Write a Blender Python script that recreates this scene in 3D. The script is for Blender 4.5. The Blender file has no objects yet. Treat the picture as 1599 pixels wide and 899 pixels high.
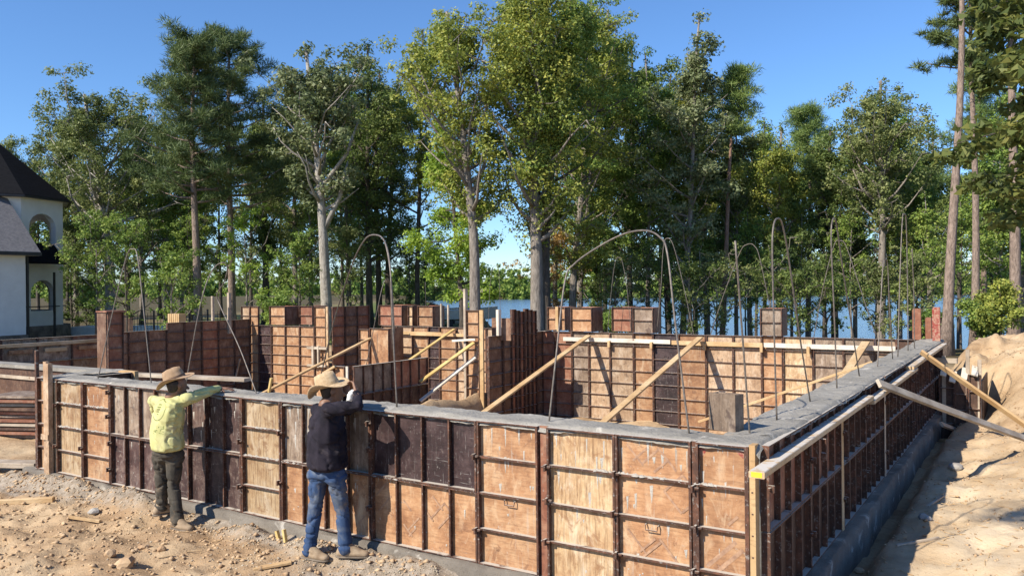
import bpy, bmesh, math, random
import numpy as np
from mathutils import Vector, Matrix
from math import sin, cos, pi, radians

random.seed(7)
rng = np.random.default_rng(7)
SC = bpy.context.scene
COL = SC.collection

# ------------------------------------------------------------------ camera
F_PX, W_PX, H_PX = 1268.4, 1599.0, 899.0
YAW, ROLL = 0.576687, -0.01071
CAM = np.array([1.7098, -5.6708, 2.3367])
FW = np.array([-sin(YAW), cos(YAW), 0.0])
RT0 = np.array([cos(YAW), sin(YAW), 0.0])
UP0 = np.array([0, 0, 1.0])
RT = cos(ROLL) * RT0 + sin(ROLL) * UP0
UP = -sin(ROLL) * RT0 + cos(ROLL) * UP0
cd = bpy.data.cameras.new('camera')
cd.sensor_width = 36.0
cd.lens = 36.0 * F_PX / W_PX
cd.clip_start = 0.05
cd.clip_end = 6000
cam = bpy.data.objects.new('camera', cd)
COL.objects.link(cam)
cam.matrix_world = Matrix(((RT[0], UP[0], -FW[0], CAM[0]), (RT[1], UP[1], -FW[1], CAM[1]),
                           (RT[2], UP[2], -FW[2], CAM[2]), (0, 0, 0, 1)))
SC.camera = cam

# ------------------------------------------------------------------ light
SUN_TRAVEL = Vector((0.40, 1.0, -0.86)).normalized()
S = -SUN_TRAVEL
world = bpy.data.worlds.new('World')
SC.world = world
world.use_nodes = True
wn = world.node_tree
for n in list(wn.nodes):
    wn.nodes.remove(n)
sky = wn.nodes.new('ShaderNodeTexSky')
sky.sky_type = 'NISHITA'
sky.sun_disc = False
sky.sun_elevation = math.asin(S.z)
sky.sun_rotation = math.atan2(S.x, S.y)
sky.altitude = 0
sky.air_density = 1.0
sky.dust_density = 0.0
sky.ozone_density = 10.0
bg = wn.nodes.new('ShaderNodeBackground')
bg.inputs['Strength'].default_value = 0.12
wo = wn.nodes.new('ShaderNodeOutputWorld')
wn.links.new(sky.outputs[0], bg.inputs[0])
wn.links.new(bg.outputs[0], wo.inputs[0])
sl = bpy.data.lights.new('sun', 'SUN')
sl.energy = 5.0
sl.angle = radians(0.53)
sl.color = (1.0, 0.91, 0.78)
sun = bpy.data.objects.new('sun', sl)
COL.objects.link(sun)
sun.rotation_euler = SUN_TRAVEL.to_track_quat('-Z', 'Y').to_euler()
SC.view_settings.view_transform = 'Standard'
SC.view_settings.look = 'None'
SC.view_settings.gamma = 1.0
SC.view_settings.exposure = 0.62
SC.view_settings.use_curve_mapping = False
SC.render.engine = 'CYCLES'
SC.cycles.use_denoising = True
SC.cycles.max_bounces = 6
SC.cycles.diffuse_bounces = 3
SC.cycles.transparent_max_bounces = 6
SC.cycles.use_adaptive_sampling = True

# ------------------------------------------------------------------ survey helpers (photo measurements -> world metres)
def ray(x, y):
    return FW + RT * (x - 799.5) / F_PX - UP * (y - 449.5) / F_PX
def on(x, y, ax, v):
    d = ray(x, y)
    return CAM + d * (v - CAM[ax]) / d[ax]
def at(x, y, depth):
    return CAM + ray(x, y) * depth
def proj_x(p):
    d = np.array(p) - CAM
    return 799.5 + F_PX * (d @ RT) / (d @ FW)

# ------------------------------------------------------------------ numpy noise
def _hash(ix, iy, iz, s):
    h = (ix * 374761393 + iy * 668265263 + iz * 2147483647 + s * 1274126177) & 0xffffffff
    h = ((h ^ (h >> 13)) * 1274126177) & 0xffffffff
    return ((h ^ (h >> 16)) & 0xffff) / 65535.0
def vnoise(x, y, z=None, s=0):
    x = np.asarray(x, float); y = np.asarray(y, float)
    z = np.zeros_like(x) if z is None else np.asarray(z, float)
    ix, iy, iz = np.floor(x).astype(np.int64), np.floor(y).astype(np.int64), np.floor(z).astype(np.int64)
    fx, fy, fz = x - ix, y - iy, z - iz
    fx, fy, fz = [t * t * (3 - 2 * t) for t in (fx, fy, fz)]
    r = 0
    for a in (0, 1):
        for b in (0, 1):
            for c in (0, 1):
                w = (fx if a else 1 - fx) * (fy if b else 1 - fy) * (fz if c else 1 - fz)
                r = r + w * _hash(ix + a, iy + b, iz + c, s)
    return r * 2 - 1
def fbm(x, y, z=None, o=4, s=0):
    r, a, f = 0, 0.5, 1.0
    for k in range(o):
        r = r + a * vnoise(np.asarray(x) * f, np.asarray(y) * f, None if z is None else np.asarray(z) * f, s + k)
        a *= .5; f *= 2.03
    return r
def sstep(a, b, x):
    t = np.clip((np.asarray(x, float) - a) / (b - a), 0, 1)
    return t * t * (3 - 2 * t)

# ------------------------------------------------------------------ mesh helpers
class MB:
    def __init__(self):
        self.v = []; self.f = []
    def add(self, vs, fs):
        n = len(self.v)
        self.v += [tuple(p) for p in vs]
        self.f += [tuple(n + i for i in q) for q in fs]
        return self
    def box(self, x0, x1, y0, y1, z0, z1):
        return self.add([(x0, y0, z0), (x1, y0, z0), (x1, y1, z0), (x0, y1, z0), (x0, y0, z1), (x1, y0, z1), (x1, y1, z1), (x0, y1, z1)],
                        [(0, 3, 2, 1), (4, 5, 6, 7), (0, 1, 5, 4), (1, 2, 6, 5), (2, 3, 7, 6), (3, 0, 4, 7)])
    def beam(self, p, q, w, t, up=(0, 0, 1), ch=0.0):
        """squared timber from p to q, w across, t along up"""
        p, q = Vector(p), Vector(q)
        d = (q - p).normalized()
        u = Vector(up); s = d.cross(u)
        if s.length < 1e-4: s = d.cross(Vector((1, 0, 0)))
        s.normalize(); u = s.cross(d).normalized()
        c = min(w, t) * .12 if ch == 0 else ch
        prof = [(-w/2+c, -t/2), (w/2-c, -t/2), (w/2, -t/2+c), (w/2, t/2-c), (w/2-c, t/2), (-w/2+c, t/2), (-w/2, t/2-c), (-w/2, -t/2+c)]
        vs = [p + s * a + u * b for a, b in prof] + [q + s * a + u * b for a, b in prof]
        n = len(prof)
        fs = [(i, (i + 1) % n, n + (i + 1) % n, n + i) for i in range(n)] + [tuple(range(n - 1, -1, -1)), tuple(range(n, 2 * n))]
        return self.add(vs, fs)
    def tube(self, path, rad, n=6, cap=True):
        P = [Vector(p) for p in path]
        if not hasattr(rad, '__len__'): rad = [rad] * len(P)
        vs = []; prev = None
        for i, p in enumerate(P):
            d = (P[min(i + 1, len(P) - 1)] - P[max(i - 1, 0)]).normalized()
            if prev is None:
                a = d.cross(Vector((0, 0, 1)))
                if a.length < 1e-3: a = d.cross(Vector((1, 0, 0)))
            else:
                a = prev - d * prev.dot(d)
            a.normalize(); b = d.cross(a); prev = a
            vs += [p + (a * cos(2 * pi * k / n) + b * sin(2 * pi * k / n)) * rad[i] for k in range(n)]
        fs = []
        for i in range(len(P) - 1):
            for k in range(n):
                fs.append((i * n + k, i * n + (k + 1) % n, (i + 1) * n + (k + 1) % n, (i + 1) * n + k))
        if cap:
            fs.append(tuple(range(n - 1, -1, -1))); fs.append(tuple(range((len(P) - 1) * n, len(P) * n)))
        return self.add(vs, fs)
    def lathe(self, prof, n=24, c=(0, 0, 0)):
        vs = []; fs = []
        for r, z in prof:
            vs += [(c[0] + r * cos(2 * pi * k / n), c[1] + r * sin(2 * pi * k / n), c[2] + z) for k in range(n)]
        for i in range(len(prof) - 1):
            for k in range(n):
                fs.append((i * n + k, i * n + (k + 1) % n, (i + 1) * n + (k + 1) % n, (i + 1) * n + k))
        return self.add(vs, fs)
    def mesh(self, name, smooth=False):
        m = bpy.data.meshes.new(name)
        m.from_pydata(self.v, [], self.f)
        m.update()
        if smooth: m.polygons.foreach_set('use_smooth', [True] * len(m.polygons))
        return m
def np_mesh(name, V, Q, smooth=False):
    V = np.asarray(V, np.float32); Q = np.asarray(Q, np.int32)
    m = bpy.data.meshes.new(name)
    k = Q.shape[1]
    m.vertices.add(len(V)); m.vertices.foreach_set('co', V.ravel())
    m.loops.add(Q.size); m.loops.foreach_set('vertex_index', Q.ravel())
    m.polygons.add(len(Q)); m.polygons.foreach_set('loop_start', np.arange(len(Q), dtype=np.int32) * k)
    m.polygons.foreach_set('loop_total', np.full(len(Q), k, np.int32))
    m.update(calc_edges=True)
    if smooth: m.polygons.foreach_set('use_smooth', np.ones(len(Q), bool))
    return m
def grid_mesh(name, X, Y, Z, smooth=True, keep=None):
    ny, nx = X.shape
    V = np.stack([X, Y, Z], -1).reshape(-1, 3)
    i = np.arange(nx - 1)[None, :] + nx * np.arange(ny - 1)[:, None]
    Q = np.stack([i, i + 1, i + nx + 1, i + nx], -1).reshape(-1, 4)
    if keep is not None: Q = Q[keep.reshape(-1)]
    return np_mesh(name, V, Q, smooth)
def obj(name, mesh, mat=None, parent=None, loc=None, rot=None):
    if isinstance(mesh, MB): mesh = mesh.mesh(name)
    o = bpy.data.objects.new(name, mesh)
    COL.objects.link(o)
    if mat is not None and mesh is not None and not mesh.materials: mesh.materials.append(mat)
    if parent is not None: o.parent = parent
    if loc is not None: o.location = loc
    if rot is not None: o.rotation_euler = rot
    return o
def tag(o, label=None, cat=None, group=None, kind=None):
    if label: o['label'] = label
    if cat: o['category'] = cat
    if group: o['group'] = group
    if kind: o['kind'] = kind
    return o
def thing(name, label, cat, loc=(0, 0, 0), rz=0.0, group=None):
    o = bpy.data.objects.new(name, None)
    COL.objects.link(o)
    o.location = loc; o.rotation_euler = (0, 0, rz); o.empty_display_size = .1
    return tag(o, label, cat, group)
ORD = ['first', 'second', 'third', 'fourth', 'fifth', 'sixth', 'seventh', 'eighth', 'ninth', 'tenth', 'eleventh', 'twelfth', 'thirteenth',
       'fourteenth', 'fifteenth', 'sixteenth', 'seventeenth', 'eighteenth', 'nineteenth', 'twentieth', 'twenty-first', 'twenty-second',
       'twenty-third', 'twenty-fourth', 'twenty-fifth', 'twenty-sixth', 'twenty-seventh', 'twenty-eighth', 'twenty-ninth', 'thirtieth', 'thirty-first', 'thirty-second', 'thirty-third', 'thirty-fourth']

# ------------------------------------------------------------------ materials
def new_mat(name):
    m = bpy.data.materials.new(name); m.use_nodes = True
    nt = m.node_tree
    for n in list(nt.nodes): nt.nodes.remove(n)
    out = nt.nodes.new('ShaderNodeOutputMaterial')
    b = nt.nodes.new('ShaderNodeBsdfPrincipled')
    nt.links.new(b.outputs[0], out.inputs[0])
    return m, nt, b, out
def N(nt, t, **kw):
    n = nt.nodes.new(t)
    for k, v in kw.items():
        if k in n.inputs: n.inputs[k].default_value = v
        else: setattr(n, k, v)
    return n
def ramp(nt, fac, stops):
    r = nt.nodes.new('ShaderNodeValToRGB')
    el = r.color_ramp.elements
    while len(el) > 1: el.remove(el[-1])
    el[0].position = stops[0][0]; c = stops[0][1]; el[0].color = (*c, 1) if len(c) == 3 else c
    for p, c in stops[1:]:
        e = el.new(p); e.color = (*c, 1) if len(c) == 3 else c
    nt.links.new(fac, r.inputs[0])
    return r.outputs[0]
def mix(nt, a, b, fac, mode='MIX'):
    m = nt.nodes.new('ShaderNodeMix'); m.data_type = 'RGBA'; m.blend_type = mode
    for sock, v in ((m.inputs[0], fac), (m.inputs[6], a), (m.inputs[7], b)):
        if isinstance(v, (int, float)): sock.default_value = v
        elif isinstance(v, tuple): sock.default_value = (*v, 1) if len(v) == 3 else v
        else: nt.links.new(v, sock)
    return m.outputs[2]
def math_(nt, op, a, b=None, c=None, clamp=False):
    m = nt.nodes.new('ShaderNodeMath'); m.operation = op; m.use_clamp = clamp
    for i, v in enumerate((a, b, c)):
        if v is None: continue
        if isinstance(v, (int, float)): m.inputs[i].default_value = v
        else: nt.links.new(v, m.inputs[i])
    return m.outputs[0]
def coords(nt, scale=(1, 1, 1), rand=True, world=False):
    """object coordinates, shifted per object so no two pieces share a pattern"""
    if world:
        g = nt.nodes.new('ShaderNodeNewGeometry'); src = g.outputs['Position']
    else:
        t = nt.nodes.new('ShaderNodeTexCoord'); src = t.outputs['Object']
    if rand:
        oi = nt.nodes.new('ShaderNodeObjectInfo')
        v = nt.nodes.new('ShaderNodeVectorMath'); v.operation = 'MULTIPLY_ADD'
        cx = nt.nodes.new('ShaderNodeCombineXYZ')
        for i in range(3): nt.links.new(oi.outputs['Random'], cx.inputs[i])
        nt.links.new(cx.outputs[0], v.inputs[0]); v.inputs[1].default_value = (37, 53, 71); nt.links.new(src, v.inputs[2])
        src = v.outputs[0]
    mp = nt.nodes.new('ShaderNodeMapping'); mp.inputs['Scale'].default_value = scale
    nt.links.new(src, mp.inputs[0])
    return mp.outputs[0]
def noise(nt, vec, scale, detail=4, rough=.55, dist=0):
    n = N(nt, 'ShaderNodeTexNoise', Scale=scale, Detail=detail, Roughness=rough, Distortion=dist)
    nt.links.new(vec, n.inputs['Vector'])
    return n.outputs['Fac']
def bump(nt, b, h, strength=.4, dist=.01):
    n = N(nt, 'ShaderNodeBump', Strength=strength, Distance=dist)
    nt.links.new(h, n.inputs['Height']); nt.links.new(n.outputs[0], b.inputs['Normal'])
def rnd(nt):
    return nt.nodes.new('ShaderNodeObjectInfo').outputs['Random']
def up_mask(nt, lo=.55, hi=.8):
    g = nt.nodes.new('ShaderNodeNewGeometry'); s = nt.nodes.new('ShaderNodeSeparateXYZ')
    nt.links.new(g.outputs['Normal'], s.inputs[0])
    mr = N(nt, 'ShaderNodeMapRange'); mr.inputs[1].default_value = lo; mr.inputs[2].default_value = hi
    nt.links.new(s.outputs[2], mr.inputs[0])
    return mr.outputs[0]

def mat_plywood(name, c1, c2, c3, streak=.5, grain=(3, 3, 28), stain=None, stain_lo=.56, scratch=None, rough=.7, wash=None):
    m, nt, b, _ = new_mat(name)
    v = coords(nt)
    g = noise(nt, coords(nt, grain), 2.2, 5, .6, .4)
    big = math_(nt, 'ADD', math_(nt, 'MULTIPLY', noise(nt, v, 2.6, 5, .65, .5), .6), math_(nt, 'MULTIPLY', noise(nt, v, 9, 6, .7, .8), .4))
    col = ramp(nt, big, [(.36, c1), (.5, c2), (.62, c3)])
    dark = tuple(x * .55 for x in c1)
    col = mix(nt, col, dark, math_(nt, 'MULTIPLY', ramp(nt, g, [(.45, (0, 0, 0)), (.72, (1, 1, 1))]), streak))
    if wash:
        wm = ramp(nt, noise(nt, coords(nt, (1.6, 1.6, .7)), 3.1, 6, .68, .9), [(.52, (0, 0, 0)), (.70, (.8, .8, .8))])
        col = mix(nt, col, wash, wm)
    if stain:
        sm = ramp(nt, noise(nt, v, 6.5, 6, .7, .9), [(stain_lo, (0, 0, 0)), (stain_lo + .09, (1, 1, 1))])
        col = mix(nt, col, stain, math_(nt, 'MULTIPLY', sm, .7))
    dk = ramp(nt, noise(nt, v, 13, 5, .75, .3), [(.62, (0, 0, 0)), (.72, (.7, .7, .7))])
    col = mix(nt, col, dark, dk)
    cm = ramp(nt, noise(nt, v, 23, 6, .75), [(.63, (0, 0, 0)), (.68, (1, 1, 1))])
    col = mix(nt, col, (.42, .39, .34), math_(nt, 'MULTIPLY', cm, .6))
    if scratch:
        for scl in ((60, 60, 3), (4, 4, 70), (45, 45, 9)):
            sc = ramp(nt, noise(nt, coords(nt, scl), 1.0, 3, .7), [(.64, (0, 0, 0)), (.7, (1, 1, 1))])
            col = mix(nt, col, scratch, math_(nt, 'MULTIPLY', sc, .5))
    dr = ramp(nt, noise(nt, coords(nt, (34, 34, 1.1)), 1.0, 4, .7), [(.6, (0, 0, 0)), (.68, (1, 1, 1))])
    dr = math_(nt, 'MULTIPLY', dr, ramp(nt, noise(nt, v, 2.1, 3), [(.45, (0, 0, 0)), (.62, (.55, .55, .55))]))
    col = mix(nt, col, (.40, .36, .31) if c2[0] > .1 else (.2, .18, .16), dr)
    hs = N(nt, 'ShaderNodeHueSaturation'); nt.links.new(col, hs.inputs['Color'])
    mr = N(nt, 'ShaderNodeMapRange'); mr.inputs[3].default_value = .74; mr.inputs[4].default_value = 1.16
    nt.links.new(rnd(nt), mr.inputs[0]); nt.links.new(mr.outputs[0], hs.inputs['Value'])
    nt.links.new(hs.outputs[0], b.inputs['Base Color'])
    b.inputs['Roughness'].default_value = rough
    bump(nt, b, math_(nt, 'ADD', g, math_(nt, 'MULTIPLY', cm, .4)), .3, .004)
    return m
PLY = {
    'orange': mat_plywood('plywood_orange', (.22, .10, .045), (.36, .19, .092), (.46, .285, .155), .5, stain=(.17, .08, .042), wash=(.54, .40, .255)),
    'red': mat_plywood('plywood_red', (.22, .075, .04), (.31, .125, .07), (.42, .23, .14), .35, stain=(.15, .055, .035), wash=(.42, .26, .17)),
    'pale': mat_plywood('plywood_pale', (.29, .16, .075), (.45, .31, .17), (.56, .43, .275), .95, (30, 30, 2.2), stain=(.22, .11, .05), stain_lo=.55, wash=(.60, .50, .36)),
    'tan': mat_plywood('plywood_tan', (.25, .15, .085), (.40, .27, .165), (.50, .37, .25), .6, (26, 26, 3), stain=(.13, .08, .05), wash=(.56, .45, .33)),
    'grey': mat_plywood('plywood_grey', (.14, .09, .06), (.25, .18, .125), (.38, .30, .23), .7, (26, 26, 3), stain=(.06, .035, .03), wash=(.42, .34, .27)),
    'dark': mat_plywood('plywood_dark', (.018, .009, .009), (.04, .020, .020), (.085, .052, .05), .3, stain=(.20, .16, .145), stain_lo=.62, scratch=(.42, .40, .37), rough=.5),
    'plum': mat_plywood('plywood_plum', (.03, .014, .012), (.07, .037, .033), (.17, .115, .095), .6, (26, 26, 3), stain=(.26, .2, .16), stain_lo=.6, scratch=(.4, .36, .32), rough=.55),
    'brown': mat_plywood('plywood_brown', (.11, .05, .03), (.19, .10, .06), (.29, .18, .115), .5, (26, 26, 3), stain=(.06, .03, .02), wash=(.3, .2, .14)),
    'umber': mat_plywood('plywood_umber', (.045, .02, .012), (.09, .045, .027), (.16, .095, .06), .6, (26, 26, 3), stain=(.025, .014, .012)),  # extra dark: part of the shaded walls' shade sits in this colour
}
def mat_steel():
    m, nt, b, _ = new_mat('rusty_steel')
    v = coords(nt, world=True, rand=False)
    n1 = noise(nt, v, 9, 5, .65)
    col = ramp(nt, n1, [(.3, (.032, .015, .011)), (.5, (.075, .033, .019)), (.68, (.15, .062, .034))])
    n2 = noise(nt, v, 34, 5, .7)
    col = mix(nt, col, (.30, .285, .26), math_(nt, 'MULTIPLY', ramp(nt, n2, [(.56, (0, 0, 0)), (.66, (1, 1, 1))]), .65))
    um = math_(nt, 'MULTIPLY', up_mask(nt), ramp(nt, noise(nt, v, 6, 4, .6), [(.30, (0, 0, 0)), (.44, (1, 1, 1))]))
    col = mix(nt, col, (.46, .42, .36), um)
    nt.links.new(col, b.inputs['Base Color'])
    b.inputs['Roughness'].default_value = .75
    bump(nt, b, n2, .5, .004)
    return m
STEEL = mat_steel()
def mat_simple(name, c1, c2, scale=8, rough=.8, bs=.3, bd=.005, detail=5, world=False, stops=(.35, .65), spec=None, metal=0):
    m, nt, b, _ = new_mat(name)
    v = coords(nt, world=world, rand=not world)
    n = noise(nt, v, scale, detail, .6)
    nt.links.new(ramp(nt, n, [(stops[0], c1), (stops[1], c2)]), b.inputs['Base Color'])
    b.inputs['Roughness'].default_value = rough
    b.inputs['Metallic'].default_value = metal
    if spec is not None: b.inputs['Specular IOR Level'].default_value = spec
    if bs: bump(nt, b, noise(nt, v, scale * 4, 5, .65), bs, bd)
    return m
def mat_lumber(name, c1, c2, c3, splash=0.0):
    m, nt, b, _ = new_mat(name)
    v = coords(nt); vg = coords(nt, (1, 1, 1))
    big = noise(nt, v, 2.3, 3)
    w = N(nt, 'ShaderNodeTexNoise', Scale=26, Detail=4, Roughness=.6, Distortion=1.5)
    nt.links.new(coords(nt, (.35, 1, 1)), w.inputs['Vector'])
    col = ramp(nt, big, [(.3, c1), (.5, c2), (.7, c3)])
    col = mix(nt, col, tuple(x * .6 for x in c1), math_(nt, 'MULTIPLY', ramp(nt, w.outputs['Fac'], [(.5, (0, 0, 0)), (.7, (1, 1, 1))]), .5))
    kn = N(nt, 'ShaderNodeTexVoronoi', Scale=3.1); nt.links.new(v, kn.inputs['Vector'])
    col = mix(nt, col, (.16, .08, .035), ramp(nt, kn.outputs['Distance'], [(.05, (.8, .8, .8)), (.09, (0, 0, 0))]))
    if splash:
        um = math_(nt, 'MULTIPLY', up_mask(nt), ramp(nt, noise(nt, v, 7, 5, .7), [(.42, (0, 0, 0)), (.5, (1, 1, 1))]))
        col = mix(nt, col, (.55, .52, .47), math_(nt, 'MULTIPLY', um, splash))
    nt.links.new(col, b.inputs['Base Color']); b.inputs['Roughness'].default_value = .75
    bump(nt, b, w.outputs['Fac'], .25, .003)
    return m
LUMBER = mat_lumber('fresh_lumber', (.38, .23, .10), (.49, .33, .165), (.57, .42, .24))
LUMBER_Y = mat_lumber('yellow_lumber', (.45, .30, .095), (.54, .38, .14), (.6, .46, .2))
LUMBER_G = mat_lumber('weathered_lumber', (.26, .20, .14), (.40, .33, .25), (.52, .45, .35))
LUMBER_S = mat_lumber('splashed_lumber', (.38, .25, .13), (.48, .34, .19), (.55, .42, .27), .9)
LUMBER_W = mat_lumber('whitish_lumber', (.5, .44, .36), (.62, .56, .47), (.7, .65, .56))
def mat_concrete(name, c1, c2, rough=.85, patch=None):
    m, nt, b, _ = new_mat(name)
    v = coords(nt, world=True, rand=False)
    n = noise(nt, v, 2.2, 6, .62)
    f = noise(nt, v, 42, 5, .7)
    col = ramp(nt, n, [(.32, c1), (.68, c2)])
    col = mix(nt, col, tuple(x * .6 for x in c1), ramp(nt, f, [(.58, (0, 0, 0)), (.72, (.8, .8, .8))]))
    if patch: col = mix(nt, col, patch, ramp(nt, noise(nt, v, 3.7, 5, .6, .5), [(.6, (0, 0, 0)), (.66, (.9, .9, .9))]))
    nt.links.new(col, b.inputs['Base Color']); b.inputs['Roughness'].default_value = rough
    bump(nt, b, math_(nt, 'ADD', f, math_(nt, 'MULTIPLY', noise(nt, coords(nt, (1, 1, 1), world=True, rand=False), 12, 4, .6, 1.2), .8)), .8, .014)
    return m
CONC = mat_concrete('fresh_concrete', (.20, .188, .162), (.31, .292, .255), .85, (.42, .395, .345))
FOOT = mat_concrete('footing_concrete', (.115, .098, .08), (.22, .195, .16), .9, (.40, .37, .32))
REBAR = mat_simple('rebar_steel', (.11, .09, .075), (.2, .175, .15), 30, .55, .4, .002, metal=.3)
PRINT = mat_simple('faded_print', (.24, .14, .09), (.42, .26, .16), 22, .8, 0)
REDPAINT = mat_simple('worn_red_paint', (.24, .035, .025), (.36, .22, .15), 26, .7, 0, stops=(.42, .6))
YELLOW = mat_simple('yellow_marking', (.85, .62, .02), (.9, .72, .05), 20, .6, 0)
WHITE = mat_simple('white_paint', (.68, .68, .66), (.78, .78, .76), 5, .6, 0)
# ------------------------------------------------------------------ ground
LAKE_Z = -4.0
def shore_line(l):
    l = np.asarray(l, float)
    return 445 + 26 * fbm(l * .012, l * 0 + 3.1, o=3)
def height(x, y):
    x = np.asarray(x, float); y = np.asarray(y, float)
    d = (x - CAM[0]) * FW[0] + (y - CAM[1]) * FW[1]
    l = (x - CAM[0]) * RT0[0] + (y - CAM[1]) * RT0[1]
    z = np.full_like(x, -.13)
    # beyond the building the land falls to the lake, sooner on the right
    la = l / np.maximum(np.abs(d), 8.0)
    start = 26 + 60 * sstep(.0, -.06, la) + 260 * sstep(-.09, -.15, la)
    span = 34 + 0 * l
    site = sstep(12.5, 15, y)
    z = z + site * (.25 - 6.2 * sstep(0, 1, (d - start) / span))
    # far shore
    shore = shore_line(l)
    z = z + sstep(0, 1, (d - shore) / 70) * 10
    # trench and rise on the right of the building
    rt = sstep(.05, .16, x) * sstep(-3.5, .3, y) * (1 - sstep(12.3, 13, y))
    z = z - rt * .26 * (1 - sstep(.30, .52, x))
    z = z + sstep(.45, 2.6, x) * sstep(-4, 2, y) * .36 * (1 - site)
    xm = .75 - 1.0 * sstep(11.8, 13, y)
    m = sstep(0, .9, x - xm) * sstep(8.2, 13.6, y) * (1 - sstep(15.5, 21, y))
    z = z + m * (.95 + .16 * vnoise(x * 1.1, y * 1.1, s=4) + .34 * fbm(x * 2.2, y * 2.2, o=5, s=9) + .02 * np.clip(x, 0, 8))
    # excavated insides
    pit = sstep(-9.3, -9.1, x) * sstep(-.3, -.45, x) * sstep(.25, .35, y) * sstep(12.6, 12.4, y)
    zi = -.98 + .18 * fbm(x * .8, y * .8, o=4, s=21) + .55 * np.exp(-(((x + 8.0) / 1.3) ** 2 + ((y - 8.6) / 1.6) ** 2)) + .3 * np.exp(-(((x + 4.5) / 2.6) ** 2 + ((y - 9.5) / 1.5) ** 2))
    z = z * (1 - pit) + zi * pit
    pit2 = sstep(-20.4, -20.2, x) * sstep(-9.4, -9.6, x) * sstep(2.9, 3.4, y) * sstep(13.4, 13.2, y)
    z = z * (1 - pit2) + (-.95 + .15 * fbm(x * .8, y * .8, o=3, s=22)) * pit2
    # heap left of the house side
    nearw = (1 - sstep(14, 22, y)) * (1 - sstep(10, 16, np.abs(x + 4)))
    rough = (1 - .9 * np.maximum(pit, pit2))
    z = z + nearw * rough * (.085 * fbm(x * .75, y * .75, o=3, s=31) + .075 * fbm(x * 3.1, y * 3.1, o=5, s=33) * (1 + .6 * sstep(-.5, -2.5, y))
                             + .05 * np.abs(fbm(x * 8, y * 8, o=3, s=37)))
    # spoil thrown up against the footing of the front wall
    sp = np.exp(-((y + .24) / .17) ** 2) * sstep(.4, -.2, x) * sstep(-9.9, -9.3, x)
    z = z + sp * (.085 + .16 * fbm(x * 2.2, y * 3, o=3, s=41))
    # wheel ruts bottom left
    z = z - nearw * .10 * np.exp(-((y + 2.55 + .18 * (x + 6)) / .16) ** 2) * sstep(-3.2, -4.4, x)
    z = z + (1 - nearw) * (1 - sstep(60, 120, d)) * .12 * fbm(x * .25, y * .25, o=3, s=51)
    return z
def h1(x, y):
    return float(height(np.array([x]), np.array([y]))[0])
def axis(parts):
    a = []
    for lo, hi, st in parts: a += list(np.arange(lo, hi - 1e-6, st))
    return np.array(a + [parts[-1][1]])
gx = axis([(-1600, -400, 60), (-400, -100, 15), (-100, -30, 3.5), (-30, -14, .7), (-14, -9, .09), (-9, 3.2, .045), (3.2, 6, .15), (6, 14, .6), (14, 60, 3), (60, 300, 12), (300, 1200, 60)])
gy = axis([(-60, -12, 6), (-12, -5, .6), (-5, 0.4, .045), (.4, 16, .11), (16, 24, .4), (24, 60, 1.5), (60, 160, 5), (160, 500, 14), (500, 2000, 75)])
GX, GY = np.meshgrid(gx, gy)
GZ = height(GX, GY)
gm = grid_mesh('ground', GX, GY, GZ)
D_ = (GX - CAM[0]) * FW[0] + (GY - CAM[1]) * FW[1]
L_ = (GX - CAM[0]) * RT0[0] + (GY - CAM[1]) * RT0[1]
grass = sstep(30, 36, D_) * sstep(1, -4, L_) * sstep(-30, -22, L_) * (D_ < 200)
litter = np.clip(sstep(16.5, 21, GY) + sstep(-22, -28, GX), 0, 1) * (1 - grass)
spill = np.exp(-np.clip(-GY - .2, 0, 9) / .26) * (GY < .1) * sstep(.3, -.2, GX) * sstep(-10.6, -9.4, GX)
spill = np.clip(spill + .6 * np.exp(-(((GX + 2.9) / 1.5) ** 2 + ((GY + .8) / .5) ** 2)) + .8 * np.exp(-(((GX + 9.4) / 1.4) ** 2 + ((GY + .5) / .35) ** 2)), 0, 1)
spill = np.maximum(spill, .4 * sstep(.1, .3, GX) * sstep(1.25, .7, GX) * (GY > -.3) * (GY < 12.5))
ca = gm.color_attributes.new('zone', 'FLOAT_COLOR', 'POINT')
ca.data.foreach_set('color', np.stack([grass, spill, litter, sstep(.3, 1.0, GX) * sstep(-6, -1, GY) * (.25 + .75 * sstep(9.5, 6, GY)) * (GY < 22)], -1).astype(np.float32).ravel())
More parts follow.
